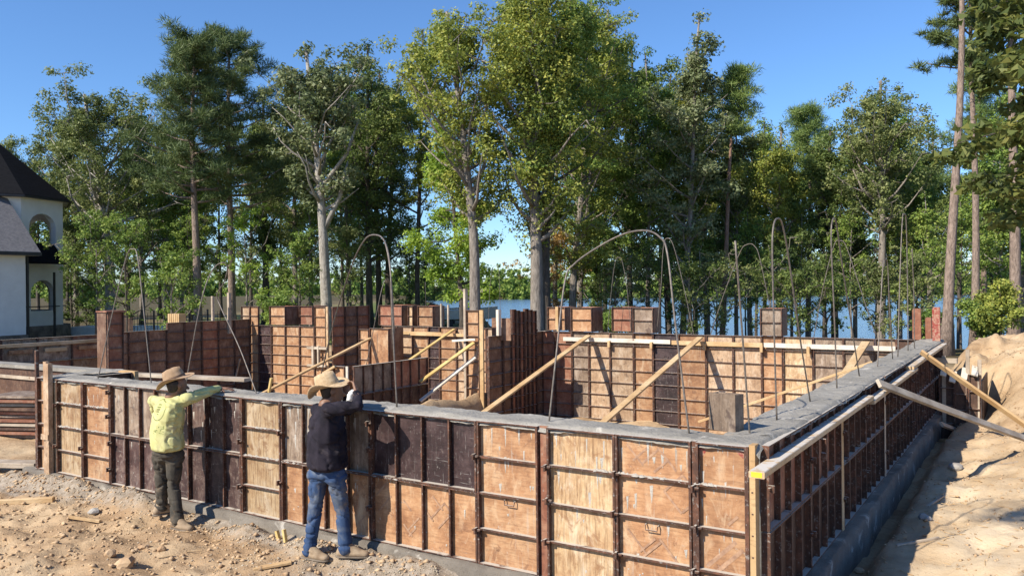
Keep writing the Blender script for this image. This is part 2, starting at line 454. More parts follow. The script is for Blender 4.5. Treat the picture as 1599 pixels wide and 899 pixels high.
def mat_ground():
    m, nt, b, _ = new_mat('ground_sand')
    v = coords(nt, world=True, rand=False)
    at_ = N(nt, 'ShaderNodeAttribute', attribute_name='zone')
    sp = N(nt, 'ShaderNodeSeparateColor'); nt.links.new(at_.outputs['Color'], sp.inputs[0])
    n1 = noise(nt, v, 1.1, 6, .62, .3); n2 = noise(nt, v, 11, 6, .68); n3 = noise(nt, v, 55, 4, .7)
    sand = ramp(nt, n1, [(.30, (.245, .155, .085)), (.46, (.385, .265, .155)), (.6, (.475, .35, .215)), (.75, (.54, .42, .275))])
    sand = mix(nt, sand, (.24, .15, .085), ramp(nt, n2, [(.54, (0, 0, 0)), (.7, (.75, .75, .75))]))
    sand = mix(nt, sand, (.56, .45, .31), ramp(nt, n3, [(.6, (0, 0, 0)), (.72, (.6, .6, .6))]))
    sand = mix(nt, sand, ramp(nt, n1, [(.35, (.47, .345, .21)), (.5, (.58, .455, .30)), (.65, (.66, .545, .385))]), math_(nt, 'MULTIPLY', at_.outputs['Alpha'], .8))
    gr = ramp(nt, n2, [(.35, (.16, .135, .105)), (.5, (.29, .25, .20)), (.68, (.43, .385, .32))])
    sm = math_(nt, 'MULTIPLY', sp.outputs[1], math_(nt, 'ADD', .25, math_(nt, 'MULTIPLY', noise(nt, v, 3.3, 5, .65), 1.6)), clamp=True)
    sm = ramp(nt, sm, [(.42, (0, 0, 0)), (.72, (.85, .85, .85))])
    col = mix(nt, sand, gr, sm)
    gcol = ramp(nt, noise(nt, v, .8, 6, .7), [(.3, (.05, .075, .02)), (.5, (.11, .14, .035)), (.7, (.19, .19, .06))])
    col = mix(nt, col, gcol, sp.outputs[0])
    lcol = ramp(nt, noise(nt, v, 2.4, 6, .7), [(.35, (.045, .035, .02)), (.5, (.10, .075, .04)), (.65, (.07, .085, .025))])
    col = mix(nt, col, lcol, sp.outputs[2])
    nt.links.new(col, b.inputs['Base Color']); b.inputs['Roughness'].default_value = .95
    b.inputs['Specular IOR Level'].default_value = .15
    hh = math_(nt, 'ADD', math_(nt, 'MULTIPLY', n2, .7), math_(nt, 'MULTIPLY', n3, .35))
    bump(nt, b, hh, .8, .03)
    return m
ground = tag(obj('ground', gm, mat_ground()), 'sandy construction ground around the formwork sloping to the lake', 'ground', kind='structure')
# lake
def mat_lake():
    m, nt, b, _ = new_mat('lake_water')
    v = coords(nt, (.5, .9, 1), world=True, rand=False)
    b.inputs['Base Color'].default_value = (.10, .17, .26, 1)
    b.inputs['Roughness'].default_value = .16
    n = noise(nt, v, 2.0, 5, .65, .4)
    bump(nt, b, n, 1.0, .16)
    return m
lm = MB().add([(-1500, 10, LAKE_Z), (1200, 10, LAKE_Z), (1200, 1400, LAKE_Z), (-1500, 1400, LAKE_Z)], [(0, 1, 2, 3)])
tag(obj('lake', lm, mat_lake()), 'blue lake behind the trees', 'lake', kind='structure')

# ------------------------------------------------------------------ formwork
FT = .3048
TOP = 4 * FT
_pm = {}
def frame_mesh(w, h):
    k = ('frame', round(w, 3), round(h, 3))
    if k not in _pm:
        g = .004; t = .011; dp = .063
        b = MB()
        b.box(g, g + t, -dp, 0, g, h - g); b.box(w - g - t, w - g, -dp, 0, g, h - g)
        b.box(g + t, w - g - t, -dp, 0, g, g + t); b.box(g + t, w - g - t, -dp, 0, h - g - t, h - g)
        # flange lips of the side rails
        b.box(g + t, g + t + .007, -dp, -dp + .005, g + t, h - g - t); b.box(w - g - t - .007, w - g - t, -dp, -dp + .005, g + t, h - g - t)
        _pm[k] = b.mesh('form_panel')
    return _pm[k]
def ply_mesh(w, h):
    k = ('ply', round(w, 3), round(h, 3))
    if k not in _pm:
        _pm[k] = MB().box(.015, w - .015, -.013, -.001, .015, h - .015)
    return _pm[k].mesh('plywood')
def rib_mesh(L, vert):
    k = ('rib', round(L, 3), vert)
    if k not in _pm:
        b = MB()
        if vert:
            b.box(-.003, .003, -.058, -.0135, 0, L); b.box(.003, .013, -.058, -.053, 0, L)
        else:
            b.box(0, L, -.058, -.0135, -.003, .003); b.box(0, L, -.058, -.053, -.013, -.003)
        _pm[k] = b.mesh('rib')
    return _pm[k]
def wedge_mesh():
    if 'wedge' not in _pm:
        b = MB()
        b.box(-.034, .034, -.085, -.066, -.007, .007); b.box(-.012, .004, -.105, -.06, -.028, .022); b.tube([(-.04, -.078, 0), (.04, -.078, .002)], .009, 6)
        _pm['wedge'] = b.mesh('wedge_bolt')
    return _pm['wedge']
def handle_mesh():
    if 'handle' not in _pm:
        _pm['handle'] = MB().tube([(-.05, -.013, 0), (-.05, -.04, -.005), (-.046, -.046, -.04), (.046, -.046, -.04), (.05, -.04, -.005), (.05, -.013, 0)], .005, 6).mesh('handle')
    return _pm['handle']
def panel(parent, x, z, w, h, kind, ply, rib=True, bolts=(), handle=None, label=None, y=0.0):
    """one form panel: steel frame > plywood, ribs, bolts.  kind V = horizontal ribs, H = upright ribs"""
    tilt = random.uniform(-.004, .004)
    p = obj('form_panel', frame_mesh(w, h), STEEL, parent, (x, y + random.uniform(-.005, .003), z))
    p.rotation_euler = (0, tilt * .6, 0)
    if label: p['label'] = label
    o = obj('plywood', ply_mesh(w, h), PLY[ply], p)
    if kind == 'V':
        for i in range(1, int(round(h / FT))):
            obj('rib', rib_mesh(w - .03, False), STEEL, p, (.015, 0, i * h / round(h / FT)))
    elif kind == 'H':
        for i in range(1, int(round(w / FT))):
            obj('rib', rib_mesh(h - .03, True), STEEL, p, (i * w / round(w / FT), 0, .015))
    for zb in bolts:
        obj('wedge_bolt', wedge_mesh(), STEEL, p, (0, 0, zb + random.uniform(-.02, .02)), (0, 0, random.uniform(-.2, .2)))
    if handle: obj('handle', handle_mesh(), STEEL, p, (w * handle[0], 0, h * handle[1]))
    return p
def filler(parent, x, z, w, h, mat, name='filler_strip', y=-.05):
    return obj(name, MB().box(x, x + w, y, -.001, z, z + h), mat, parent)
def printed(p, strips, mat=None):
    """faded stencil strokes on a plywood face: (x,z, length, angle)"""
    b = MB()
    for i_, (x, z, L, a, wd) in enumerate(strips):
        c, s = cos(radians(a)), sin(radians(a)); hw = wd / 2
        pts = [(x - s * -hw, z + c * -hw), (x + c * L + s * hw, z + s * L - c * hw), (x + c * L - s * hw, z + s * L + c * hw), (x - s * hw, z + c * hw)]
        b.add([(q[0], -.0142 - .0004 * i_, q[1]) for q in pts], [(0, 1, 2, 3)])
    return obj('printed_mark', b, mat or PRINT, p)

# ---- front wall, outer face towards the camera
fw = thing('formwork_wall', 'long sunlit formwork wall in front with the two workers beside it', 'formwork', (0, 0, 0))
def FXp(a): return a * FT
HB = (.25, .66, .98)
panel(fw, FXp(-31.2), 0, 1.0 * FT, TOP, 'V', 'orange')
panel(fw, FXp(-29.6), 0, 2 * FT, TOP, 'V', 'pale', bolts=(.35, .9))
panel(fw, FXp(-27.6), 0, 2 * FT, TOP, 'V', 'orange', bolts=(.4,))
filler(fw, FXp(-30.17), 0, .16, TOP, PLY['pale'])
for z0, c in ((0, 'plum'), (2 * FT, 'grey')):
    panel(fw, FXp(-25.6), z0, 4 * FT - .02, 2 * FT, 'H', c, bolts=(.2, .5))
for z0, c in ((0, 'plum'), (2 * FT, 'plum')):
    panel(fw, FXp(-21.6), z0, 4 * FT, 2 * FT, 'H', c, bolts=(.3,))
panel(fw, FXp(-17.6), 0, 2 * FT, TOP, 'V', 'pale', bolts=(.3, .75))
pb = panel(fw, FXp(-15.6), 0, 4 * FT, 2 * FT, 'H', 'orange', bolts=(.4,))
printed(pb, [(.78, .12, .2, 45, .014), (.86, .3, .2, -45, .014), (.95, .35, .16, 45, .014), (1.0, .1, .2, 45, .014)])
panel(fw, FXp(-15.6), 2 * FT, 4 * FT, 2 * FT, 'H', 'grey', bolts=(.3,))
pb = panel(fw, FXp(-11.6), 0, 4 * FT, 2 * FT, 'H', 'orange', bolts=(.3,))
printed(pb, [(.03, .42, .2, 45, .016), (.06, .28, .22, 45, .016), (.36, .42, .13, -45, .016), (.4, .14, .2, 45, .016), (.36, .2, .14, -45, .016), (.42, .1, .12, 45, .016),
             (.68, .3, .22, 45, .016), (.7, .5, .16, -45, .016), (.76, .22, .18, 45, .016), (.83, .45, .12, -45, .016), (.62, .36, .12, -45, .016)])
panel(fw, FXp(-11.6), 2 * FT, 4 * FT, 2 * FT, 'H', 'dark', bolts=(.25, .5))
panel(fw, FXp(-7.6), 0, 2 * FT, TOP, 'V', 'orange', bolts=(.28, .9), handle=(.52, .47))
filler(fw, FXp(-5.6), 0, .075, TOP, PLY['red'], y=-.03)
panel(fw, FXp(-5.35), 0, 2 * FT, TOP, 'V', 'pale', bolts=(.3, .62, .9))
pc = panel(fw, FXp(-3.35), 0, 2 * FT, TOP, 'V', 'orange', bolts=(.3, .6, .92), handle=(.47, .46))
printed(pc, [(.08, 1.14, .2, -48, .016), (.13, 1.02, .18, 42, .016), (.2, 1.0, .2, 42, .018), (.33, 1.14, .22, -48, .018), (.3, .95, .16, 42, .018), (.38, .82, .2, -48, .018),
             (.38, .82, .2, 42, .018), (.53, .95, .2, -48, .018), (.52, .68, .18, 42, .018), (.08, .5, .22, -48, .016), (.18, .34, .17, 42, .016), (.2, .3, .2, 42, .018), (.34, .46, .22, -48, .018)])
filler(fw, FXp(-1.35), 0, .03, TOP, STEEL)
pd = panel(fw, FXp(-1.25), 0, 1.24 * FT, TOP, 'V', 'orange', bolts=(.3, .62, .9))
printed(pd, [(.06, .32, .3, 44, .03), (.14, .3, .26, 44, .03), (.1, .06, .3, 44, .03), (.2, .08, .2, 44, .03), (.22, .64, .1, 44, .02)])
printed(pd, [(.02, 1.12, .09, 60, .05), (.28, 1.2, .09, -40, .05)], REDPAINT)
obj('corner_board', MB().box(0.005, .047, -.06, .03, -.12, TOP + .012), LUMBER, fw)
obj('steel_angle', MB().box(-.012, .003, -.07, -.002, 0, TOP), STEEL, fw)
for i in range(7): obj('staple', MB().box(.02, .032, -.063, -.06, .15 + i * .15, .16 + i * .15), STEEL, fw)

# ---- right wall, outer face in shade
rw = thing('formwork_wall', 'long shaded formwork wall running away from the near corner', 'formwork', (.05, .03, 0), pi / 2)
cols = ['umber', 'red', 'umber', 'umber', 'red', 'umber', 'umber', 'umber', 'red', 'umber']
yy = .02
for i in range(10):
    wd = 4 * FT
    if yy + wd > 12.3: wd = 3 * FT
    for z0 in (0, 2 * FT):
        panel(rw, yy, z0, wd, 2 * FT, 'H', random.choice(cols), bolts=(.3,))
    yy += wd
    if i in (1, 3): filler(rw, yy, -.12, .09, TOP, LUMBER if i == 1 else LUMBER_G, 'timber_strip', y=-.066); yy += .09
# ---- back wall of the right bay (8 ft panels facing the camera)
bw = thing('formwork_wall', 'sunlit back formwork wall of the large right bay with brace shadows on it', 'formwork', (0, 12.4, TOP - 8 * FT))
jx = [-9.1, -8.72, -8.23, -7.75, -7.16, -6.53, -6.03, -5.4, -4.73, -4.1, -3.46, -3.0, -2.37, -1.76, -1.15, -.75, -.3]
pl = ['red', 'red', 'grey', 'tan', 'tan', 'orange', 'dark', 'orange', 'tan', 'tan', 'orange', 'pale', 'grey', 'grey', 'tan', 'umber']
for i in range(16):
    panel(bw, jx[i], 0, jx[i + 1] - jx[i], 8 * FT, 'V', pl[i], handle=(.5, .78) if i in (6, 8) else None)
# ---- wall with its tall shaded side: end panel towards the camera
w9 = thing('formwork_wall', 'shaded cross wall with tall boards between the two inner bays', 'formwork', (-9.12, 9.85, TOP - 8 * FT), pi / 2)
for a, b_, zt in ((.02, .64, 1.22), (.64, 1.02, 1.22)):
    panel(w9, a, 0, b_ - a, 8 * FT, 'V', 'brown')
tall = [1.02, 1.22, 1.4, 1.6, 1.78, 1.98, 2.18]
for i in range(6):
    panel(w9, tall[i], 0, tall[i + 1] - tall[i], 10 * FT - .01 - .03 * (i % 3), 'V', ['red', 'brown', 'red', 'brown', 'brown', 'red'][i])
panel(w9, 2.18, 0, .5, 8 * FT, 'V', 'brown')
e9 = thing('formwork_column', 'narrow sunlit form end standing up where the cross wall stops', 'formwork', (-9.66, 9.85, TOP - 8 * FT))
panel(e9, 0, 0, .38, 10 * FT, 'V', 'orange')
filler(e9, .385, 0, .10, 10 * FT, LUMBER, 'edge_board')
obj('stake', MB().box(-.075, -.015, -.05, .05, 0, 10 * FT + .5), LUMBER_G, e9)
obj('upright_board', MB().box(.62, .69, .3, .42, 8 * FT, 10 * FT), LUMBER_W, e9)
obj('back_board', MB().box(.36, .9, .5, .53, 7.6 * FT, 9 * FT + .1), PLY['brown'], e9)
# ---- back wall of the left bay
w8 = thing('formwork_wall', 'sunlit back formwork wall of the middle bay with thin board along its top', 'formwork', (-15.3, 13.15, TOP - 8 * FT))
xs = [0, .61, 1.22, 1.83, 2.25, 2.86, 3.3, 3.91, 4.52, 5.13, 5.6]
for i in range(10):
    panel(w8, xs[i], 0, xs[i + 1] - xs[i], 8 * FT, 'V', ['orange', 'tan', 'orange', 'dark', 'orange', 'tan', 'orange', 'tan', 'orange', 'orange'][i])
# ---- bright far left wall with two tall ends
w5 = thing('formwork_wall', 'bright far formwork wall with two taller ends and one dark panel column', 'formwork', (-20.45, 12.0, TOP - 8 * FT))
panel(w5, 0, 0, .42, 10 * FT, 'V', 'tan'); panel(w5, .42, 0, .44, 10 * FT, 'V', 'orange')
panel(w5, .86, 0, .61, 8 * FT, 'V', 'dark')
for i in range(3): panel(w5, 1.47 + .65 * i, 0, .65, 8 * FT, 'V', 'orange')
panel(w5, 3.42, 0, .50, 10 * FT, 'V', 'orange'); filler(w5, 3.93, 0, .08, 10 * FT, PLY['pale'], 'edge_board')
obj('bracket', MB().box(3.2, 4.05, -.16, -.08, 1.75, 1.82).box(3.42, 3.5, -.17, -.08, 1.2, 1.85).box(3.66, 3.72, -.17, -.08, 1.2, 1.85).box(3.2, 4.0, -.16, -.08, 1.22, 1.28), LUMBER_G, w5)
# box forms on top of it
def box_form(name, label, x, y, w, d, z0, h, ply='orange', notch=False, rz=0.0, back=True, group=None, cat='form box'):
    t = thing(name, label, cat, (x, y, z0), rz, group)
    panel(t, 0, 0, w, h, 'V', ply)
    obj('side_panel', MB().box(w - .02, w, .002, d, 0, h), PLY['brown'], t)
    obj('side_panel', MB().box(0, .02, .002, d, 0, h * (.99)), PLY[ply], t)
    if back: obj('back_panel', MB().box(.021, w - .021, d - .02, d, h * (.45 if notch else 0), h), PLY['red'], t)
    return t
box_form('pilaster_form', 'boxed column form beside the dark opening on the far left wall', -19.35, 12.25, .75, .6, TOP, 2 * FT, 'orange')
box_form('pilaster_form', 'reddish boxed column form nearest the tall end of the far left wall', -18.45, 12.7, .62, .6, TOP, 2 * FT, 'red')
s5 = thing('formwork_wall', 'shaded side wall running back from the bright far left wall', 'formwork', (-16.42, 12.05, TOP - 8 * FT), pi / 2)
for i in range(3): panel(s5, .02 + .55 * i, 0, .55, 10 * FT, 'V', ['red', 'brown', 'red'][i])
box_form('pilaster_form', 'red plywood column form with a sloping shadow beside the worker in black', -15.55, 13.3, .95, .7, TOP, 2 * FT + .02, 'red')
box_form('pilaster_form', 'open notched form box against the lawn behind the middle bay', -14.0, 13.3, .6, .5, TOP, 2 * FT, 'orange', True)
box_form('pilaster_form', 'narrow upright form box left of the notched one behind the middle bay', -14.42, 13.35, .2, .4, TOP, 2 * FT, 'pale')
c6 = thing('formwork_column', 'square plywood column form standing left of the middle bay back wall', 'formwork', (-15.35, 12.2, TOP - 8 * FT))
panel(c6, 0, 0, .4, 8 * FT - .06, 'V', 'orange'); panel(c6, .42, .0, .75, 8 * FT - .02, 'N', 'orange')
obj('side_panel', MB().box(1.15, 1.175, .002, .6, 0, 8 * FT - .02), PLY['brown'], c6)
# ---- shaded left side wall
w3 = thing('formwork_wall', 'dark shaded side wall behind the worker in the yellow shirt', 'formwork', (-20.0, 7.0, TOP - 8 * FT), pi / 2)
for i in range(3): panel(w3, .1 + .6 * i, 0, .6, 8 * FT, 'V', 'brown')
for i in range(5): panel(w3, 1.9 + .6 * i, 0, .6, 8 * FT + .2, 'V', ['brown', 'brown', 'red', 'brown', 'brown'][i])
obj('post', MB().box(4.05, 4.14, -.1, -.01, 2.2, 3.5), LUMBER_G, w3); obj('post', MB().box(3.55, 3.62, .05, .12, 2.2, 3.4), LUMBER_G, w3)
lw = thing('formwork_wall', 'low weathered formwork wall at the left edge below the house', 'formwork', (-19.4, .5, TOP - 4 * FT), pi / 2)
for i in range(7):
    for k in (0, 1): panel(lw, .1 + .86 * i, k * 2 * FT, .86, 2 * FT, 'N', random.choice(['brown', 'grey', 'red', 'orange']))
obj('waler', MB().beam((0, -.1, 1.06), (6.4, -.1, 1.06), .05, .09), LUMBER_S, lw)
for i in range(7): obj('form_strip', MB().beam((.25 + i * .86, -.09, .9), (.8 + i * .86, -.09, .9), .04, .1), LUMBER_S if i % 2 else PLY['orange'], lw)
obj('end_board', MB().box(6.12, 6.3, -.14, -.02, .15, 1.3), LUMBER_W, lw)
cl = thing('formwork_column', 'tall red shaded column form at the end of the low left wall', 'formwork', (-18.0, 5.9, TOP - 6 * FT), pi / 2)
panel(cl, 0, 0, .42, 8 * FT, 'V', 'red')
obj('side_panel', MB().box(-.02, 0, .002, .4, 0, 8 * FT), PLY['brown'], cl)
obj('cap_board', MB().box(-.05, .47, -.08, .4, 8 * FT, 8 * FT + .04), PLY['red'], cl)
# ---- low partition in the middle
pa = thing('formwork_wall', 'low shaded partition form with rebar behind the worker in black', 'formwork', (-10.3, 6.6, .75 - 4 * FT), pi / 2)
for i in range(2):
    for k in (0, 1): panel(pa, .05 + i * 4 * FT, k * 2 * FT, 4 * FT, 2 * FT, 'H', ['umber', 'grey', 'umber', 'red'][i * 2 + k])
pe = thing('formwork_column', 'small end form closing the low middle partition', 'formwork', (-10.72, 6.58, .75 - 4 * FT))
panel(pe, 0, 0, .34, 4 * FT, 'V', 'orange'); filler(pe, .345, 0, .06, 4 * FT, LUMBER_W, 'edge_board', y=-.03)
obj('bracket', MB().beam((-.35, -.1, 1.0), (.12, -.1, 1.22), .05, .05).beam((-.4, -.08, .95), (-.05, -.08, .95), .05, .05), LUMBER, pe)
# ---- pilaster boxes on the back wall of the right bay
box_form('pilaster_form', 'brown form box on the back wall above the first brace', -8.23, 12.36, .60, .55, TOP + .004, 2 * FT, 'orange')
box_form('pilaster_form', 'red form box just right of the first brace on the back wall', -7.35, 12.9, .55, .55, TOP, 2 * FT, 'red', True)
box_form('pilaster_form', 'grey form box in the middle of the right bay back wall', -6.53, 12.36, .53, .4, TOP + .004, 2 * FT, 'grey')
box_form('pilaster_form', 'dark grey form box on the back wall right of the leaning pine trunk', -3.48, 12.36, .48, .4, TOP + .004, 2 * FT, 'grey')
nbx = box_form('pilaster_form', 'notched plywood form box left of the back wall beside the tall boards', -9.15, 12.75, .55, .5, TOP, 2 * FT, 'orange', True)
obj('stake', MB().box(.3, .38, -.14, -.07, -.7, .62), LUMBER, nbx)
def small_post(name, label, x, y, w, d, z0, z1, mat):
    o = obj(name, MB().box(-w / 2, w / 2, -d / 2, d / 2, 0, z1 - z0).box(-w / 2 - .012, -w / 2, -d / 2, d / 2 + .03, .02, z1 - z0 - .03), mat, loc=(x, y, z0))
    return tag(o, label, 'post')
small_post('form_post', 'red and grey upright post at the far end of the right wall, left one', -.36, 12.35, .14, .12, TOP, 1.84, PLY['red'])
small_post('form_post', 'short red post between the two tall ones at the far corner', -.17, 12.5, .1, .1, TOP, 1.66, PLY['red'])
small_post('form_post', 'tall worn red post at the outer far corner of the right wall', .03, 11.9, .12, .12, .2, 1.88, REDPAINT)
# ---- stepped return form right of the far corner
rf = thing('formwork_wall', 'stepped return form with slanted pale boards beside the sand pile', 'formwork', (.18, 10.6, -.45))
for i, (x, w, h) in enumerate(((0, .25, 1.25), (.25, .2, 1.12), (.45, .2, 1.2))):
    panel(rf, x, 0, w, h, 'V', 'umber')
for i, (x, z, a) in enumerate(((.02, 1.22, .7), (.16, 1.12, .75), (.34, 1.18, .8), (.5, 1.24, .6))):
    b_ = MB().box(-.05, .05, -.1, .16, -.012, .012).mesh('slanted_board')
    obj('slanted_board', b_, LUMBER_W, rf, (x + .06, -.05, z), (a, .3, .2))
for x, hh in ((.05, 1.5), (.42, 1.62), (.6, 1.45)): obj('stake', MB().box(x, x + .06, -.02, .03, .3, hh), LUMBER_G, rf)
obj('cross_board', MB().beam((-.15, -.03, 1.42), (.3, -.03, 1.42), .03, .09), LUMBER_G, rf)
obj('return_side', MB().box(.655, .68, 0, 1.5, .1, 1.1), PLY['umber'], rf)

# ------------------------------------------------------------------ concrete
def strip_conc(x0, x1, y0, y1, st=.028):
    nx, ny = max(2, int((x1 - x0) / st)), max(2, int((y1 - y0) / st))
    X, Y = np.meshgrid(np.linspace(x0, x1, nx), np.linspace(y0, y1, ny))
    return X, Y
def conc_mesh():
    V = []; Q = []; n = 0
    for (x0, x1, y0, y1, edge) in ((-9.5, .075, -.045, .30, 'front'), (-.30, .122, .30, 12.35, 'right'), (-9.5, -9.2, .30, 1.0, 'left')):
        X, Y = strip_conc(x0, x1, y0, y1)
        Z = TOP + .010 + .022 * fbm(X * 3, Y * 3, o=4, s=61) + .022 * np.abs(fbm(X * 11, Y * 11, o=3, s=63)) + .008 * fbm(X * 2 + Y * 9, Y * 9 - X * 3, o=2, s=64)
        if edge == 'front':
            e = np.clip((Y - y0) / .05, 0, 1); Z = Z - .05 * (1 - e) ** 2
            Y = Y + (1 - e) * .028 * fbm(X * 6, Y * 0, o=4, s=65)
        e2 = np.clip((x1 - X) / .04, 0, 1)
        if x1 > 0: Z = Z - .04 * (1 - e2) ** 2; X = X + (1 - e2) * .008 * fbm(Y * 7, Y * 0, o=3, s=66)
        if edge == 'right': X = -.30 + (X + .30) * (.888 + .105 * sstep(.3, .9, Y))
        ny, nx = X.shape
        i = np.arange(nx - 1)[None] + nx * np.arange(ny - 1)[:, None]
        Q.append(np.stack([i, i + 1, i + nx + 1, i + nx], -1).reshape(-1, 4) + n)
        V.append(np.stack([X, Y, Z], -1).reshape(-1, 3)); n += X.size
    def bx(x0, x1, y0, y1, z0, z1):
        nonlocal n
        b = MB().box(x0, x1, y0, y1, z0, z1)
        V.append(np.array(b.v)); Q.append(np.array(b.f) + n); n += 8
    bx(-9.48, .046, .002, .295, -.9, TOP - .03); bx(-.29, .046, .295, 12.34, -.9, TOP - .03); bx(-9.48, -9.21, .295, .99, -.5, TOP - .03)
    return np_mesh('concrete_wall', np.concatenate(V), np.concatenate(Q), True)
tag(obj('concrete_wall', conc_mesh(), CONC), 'freshly poured grey concrete filling the front and right forms', 'concrete')
def conc_lumps():
    b = MB()
    return b
# footing under the front and right walls, ragged edges
def footing():
    V = []; Q = []; n = 0
    for (ax, a0, a1, o0, o1) in ((0, -9.8, .26, -.12, .5), (1, -.12, 12.6, .22, -.5)):
        t = np.arange(a0, a1, .04)
        prof = [(o0, -.5), (o0, -.02), (o0 + (o1 - o0) * .04, .0), (o1, .0)]
        A, K = np.meshgrid(t, np.arange(4))
        O = np.array([p[0] for p in prof])[K] + (K < 3) * .055 * fbm(A * 1.7, K * .6, o=5, s=71)
        Zz = np.array([p[1] for p in prof])[K] + (K >= 1) * (K < 3) * .03 * fbm(A * 4, K * .9, o=4, s=73)
        if ax == 0: X, Y = A, O
        else: X, Y = O, A
        ny, nx = A.shape
        i = np.arange(nx - 1)[None] + nx * np.arange(ny - 1)[:, None]
        q = np.stack([i, i + 1, i + nx + 1, i + nx], -1).reshape(-1, 4)
        if ax == 1: q = q[:, ::1]
        Q.append(q + n); V.append(np.stack([X, Y, Zz - .003], -1).reshape(-1, 3)); n += A.size
    return np_mesh('concrete_footing', np.concatenate(V), np.concatenate(Q), False)
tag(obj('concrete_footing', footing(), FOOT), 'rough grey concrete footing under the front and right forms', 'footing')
# concrete splatter clinging to the front ribs
def splat():
    b = MB()
    for x0, x1, z in ((-15.6, -11.6, 2), (-11.6, -7.6, 2), (-17.6, -15.6, 3), (-17.6, -15.6, 2), (-29.6, -25.6, 3), (-29.6, -25.6, 2), (-5.35, -3.35, 3), (-3.35, -1.35, 3), (-7.6, -5.6, 3), (-1.25, 0, 3), (-29.6, -25.6, 1)):
        L = (x1 - x0) * FT
        for k in range(int(L * 60)):
            cx = x0 * FT + random.random() * L; r = random.uniform(.005, .02)
            if vnoise(np.array([cx * 2.1]), np.array([z * 7.7]))[0] < -.1: continue
            cy, cz = -random.uniform(.02, .06), z * FT + .004
            ps = []
            for t in range(6):
                a = 2 * pi * t / 6; q = r * random.uniform(.7, 1.5)
                ps.append((cx + cos(a) * q * 1.6, cy + sin(a) * q, cz - random.uniform(0, .01)))
            ps.append((cx, cy, cz + r * random.uniform(.5, 1.0)))
            b.add(ps, [(t, (t + 1) % 6, 6) for t in range(6)])
    for k in range(420):                                     # drips and smears run down the plywood from the top
        cx = random.uniform(-9.4, -.05); drop = random.random() ** 2.2 * 1.1
        cz = TOP - .03 - drop; w_ = random.uniform(.003, .016); L_ = random.uniform(.02, .16) * (1.3 - drop)
        y_ = -.0135; t_ = random.uniform(.001, .004)
        b.add([(cx - w_, y_, cz), (cx + w_ * .8, y_, cz + .006), (cx + w_ * .5, y_, cz - L_ * .6), (cx, y_, cz - L_), (cx - w_ * .6, y_, cz - L_ * .5), (cx, y_ - t_, cz - L_ * .35)], [(0, 1, 5), (1, 2, 5), (2, 3, 5), (3, 4, 5), (4, 0, 5)])
    return b
tag(obj('concrete_splatter', splat().mesh('concrete_splatter', True), mat_concrete('dried_splatter', (.34, .32, .28), (.48, .45, .40))), 'dried concrete splatter on the ribs of the front forms', 'concrete', kind='stuff')
# ------------------------------------------------------------------ timber braces, walers and boards
def board(name, label, p, q, w, t, mat, cat='board', up=(0, 0, 1), group=None, nails=False):
    p, q = Vector(p), Vector(q)
    mb = MB().beam((0, 0, 0), q - p, w, t, up)
    # long axis runs along the object's X so the grain follows it
    d = (q - p); L = d.length
    R = d.to_track_quat('X', 'Z').to_matrix()
    u = R.inverted() @ Vector(up)
    mb = MB()
    segs = 5; c = min(w, t) * .1
    s = Vector((1, 0, 0)).cross(u).normalized(); u = s.cross(Vector((1, 0, 0))).normalized()
    prof = [(-w/2+c, -t/2), (w/2-c, -t/2), (w/2, -t/2+c), (w/2, t/2-c), (w/2-c, t/2), (-w/2+c, t/2), (-w/2, t/2-c), (-w/2, -t/2+c)]
    bow = random.uniform(-1, 1) * L * .0025
    vs = []; fs = []
    for i in range(segs + 1):
        x = L * i / segs; o = bow * 4 * (i / segs) * (1 - i / segs)
        vs += [Vector((x, 0, 0)) + s * (a + o) + u * (b + o) for a, b in prof]
    for i in range(segs):
        for k in range(8): fs.append((i * 8 + k, i * 8 + (k + 1) % 8, i * 8 + 8 + (k + 1) % 8, i * 8 + 8 + k))
    fs += [tuple(range(7, -1, -1)), tuple(range(segs * 8, segs * 8 + 8))]
    mb.add(vs, fs)
    o = obj(name, mb, mat, loc=p)
    o.rotation_euler = R.to_euler()
    return tag(o, label, cat, group)
def ext(p, q, z):
    """carry the line p->q on until it is down at height z"""
    p, q = np.array(p), np.array(q)
    return p + (q - p) * (z - p[2]) / (q[2] - p[2])
p1 = on(919, 524, 1, 12.22); q1 = on(766, 636, 0, p1[0])
board('brace', 'fresh timber brace leaning on the back wall, the left one of the right bay', p1, ext(p1, q1, -.5), .04, .14, LUMBER, 'brace', up=(1, 0, 0))
p2 = on(1093, 527, 1, 12.22); q2 = on(944, 657, 0, p2[0])
board('brace', 'fresh timber brace leaning on the back wall in front of the dark panels', p2, ext(p2, q2, -.75), .04, .14, LUMBER, 'brace', up=(1, 0, 0))
p3 = on(1352, 534, 1, 12.24); q3 = on(1316, 590, 0, p3[0])
board('brace', 'short pale brace against the back wall close to the right wall', p3, ext(p3, q3, -.7), .04, .16, LUMBER, 'brace', up=(1, 0, 0))
p4 = on(1363, 565, 0, -.36); q4 = on(1118, 649, 1, p4[1])
board('brace', 'long thin board sloping from the right wall down into the bay', p4, q4 + (q4 - p4) * .12, .04, .09, LUMBER, 'brace', up=(0, 1, 0))
p5 = on(606, 514, 1, 12.95); q5 = on(418, 610, 0, p5[0])
q5b = on(418, 608, 1, 5.2)
board('brace', 'long timber brace rising from behind the front wall over the black-shirted worker', p5, ext(p5, q5, -.7), .05, .11, LUMBER, 'brace', up=(1, 0, 0))
p6 = on(709, 514, 1, 13.03); q6 = on(652, 553, 0, p6[0])
board('brace', 'upper of three slanted braces in the middle bay', p6, ext(p6, q6, -.5), .04, .10, LUMBER_Y, 'brace', up=(1, 0, 0))
p7 = on(740, 535, 1, 9.76); q7 = on(656, 596, 1, 8.6)
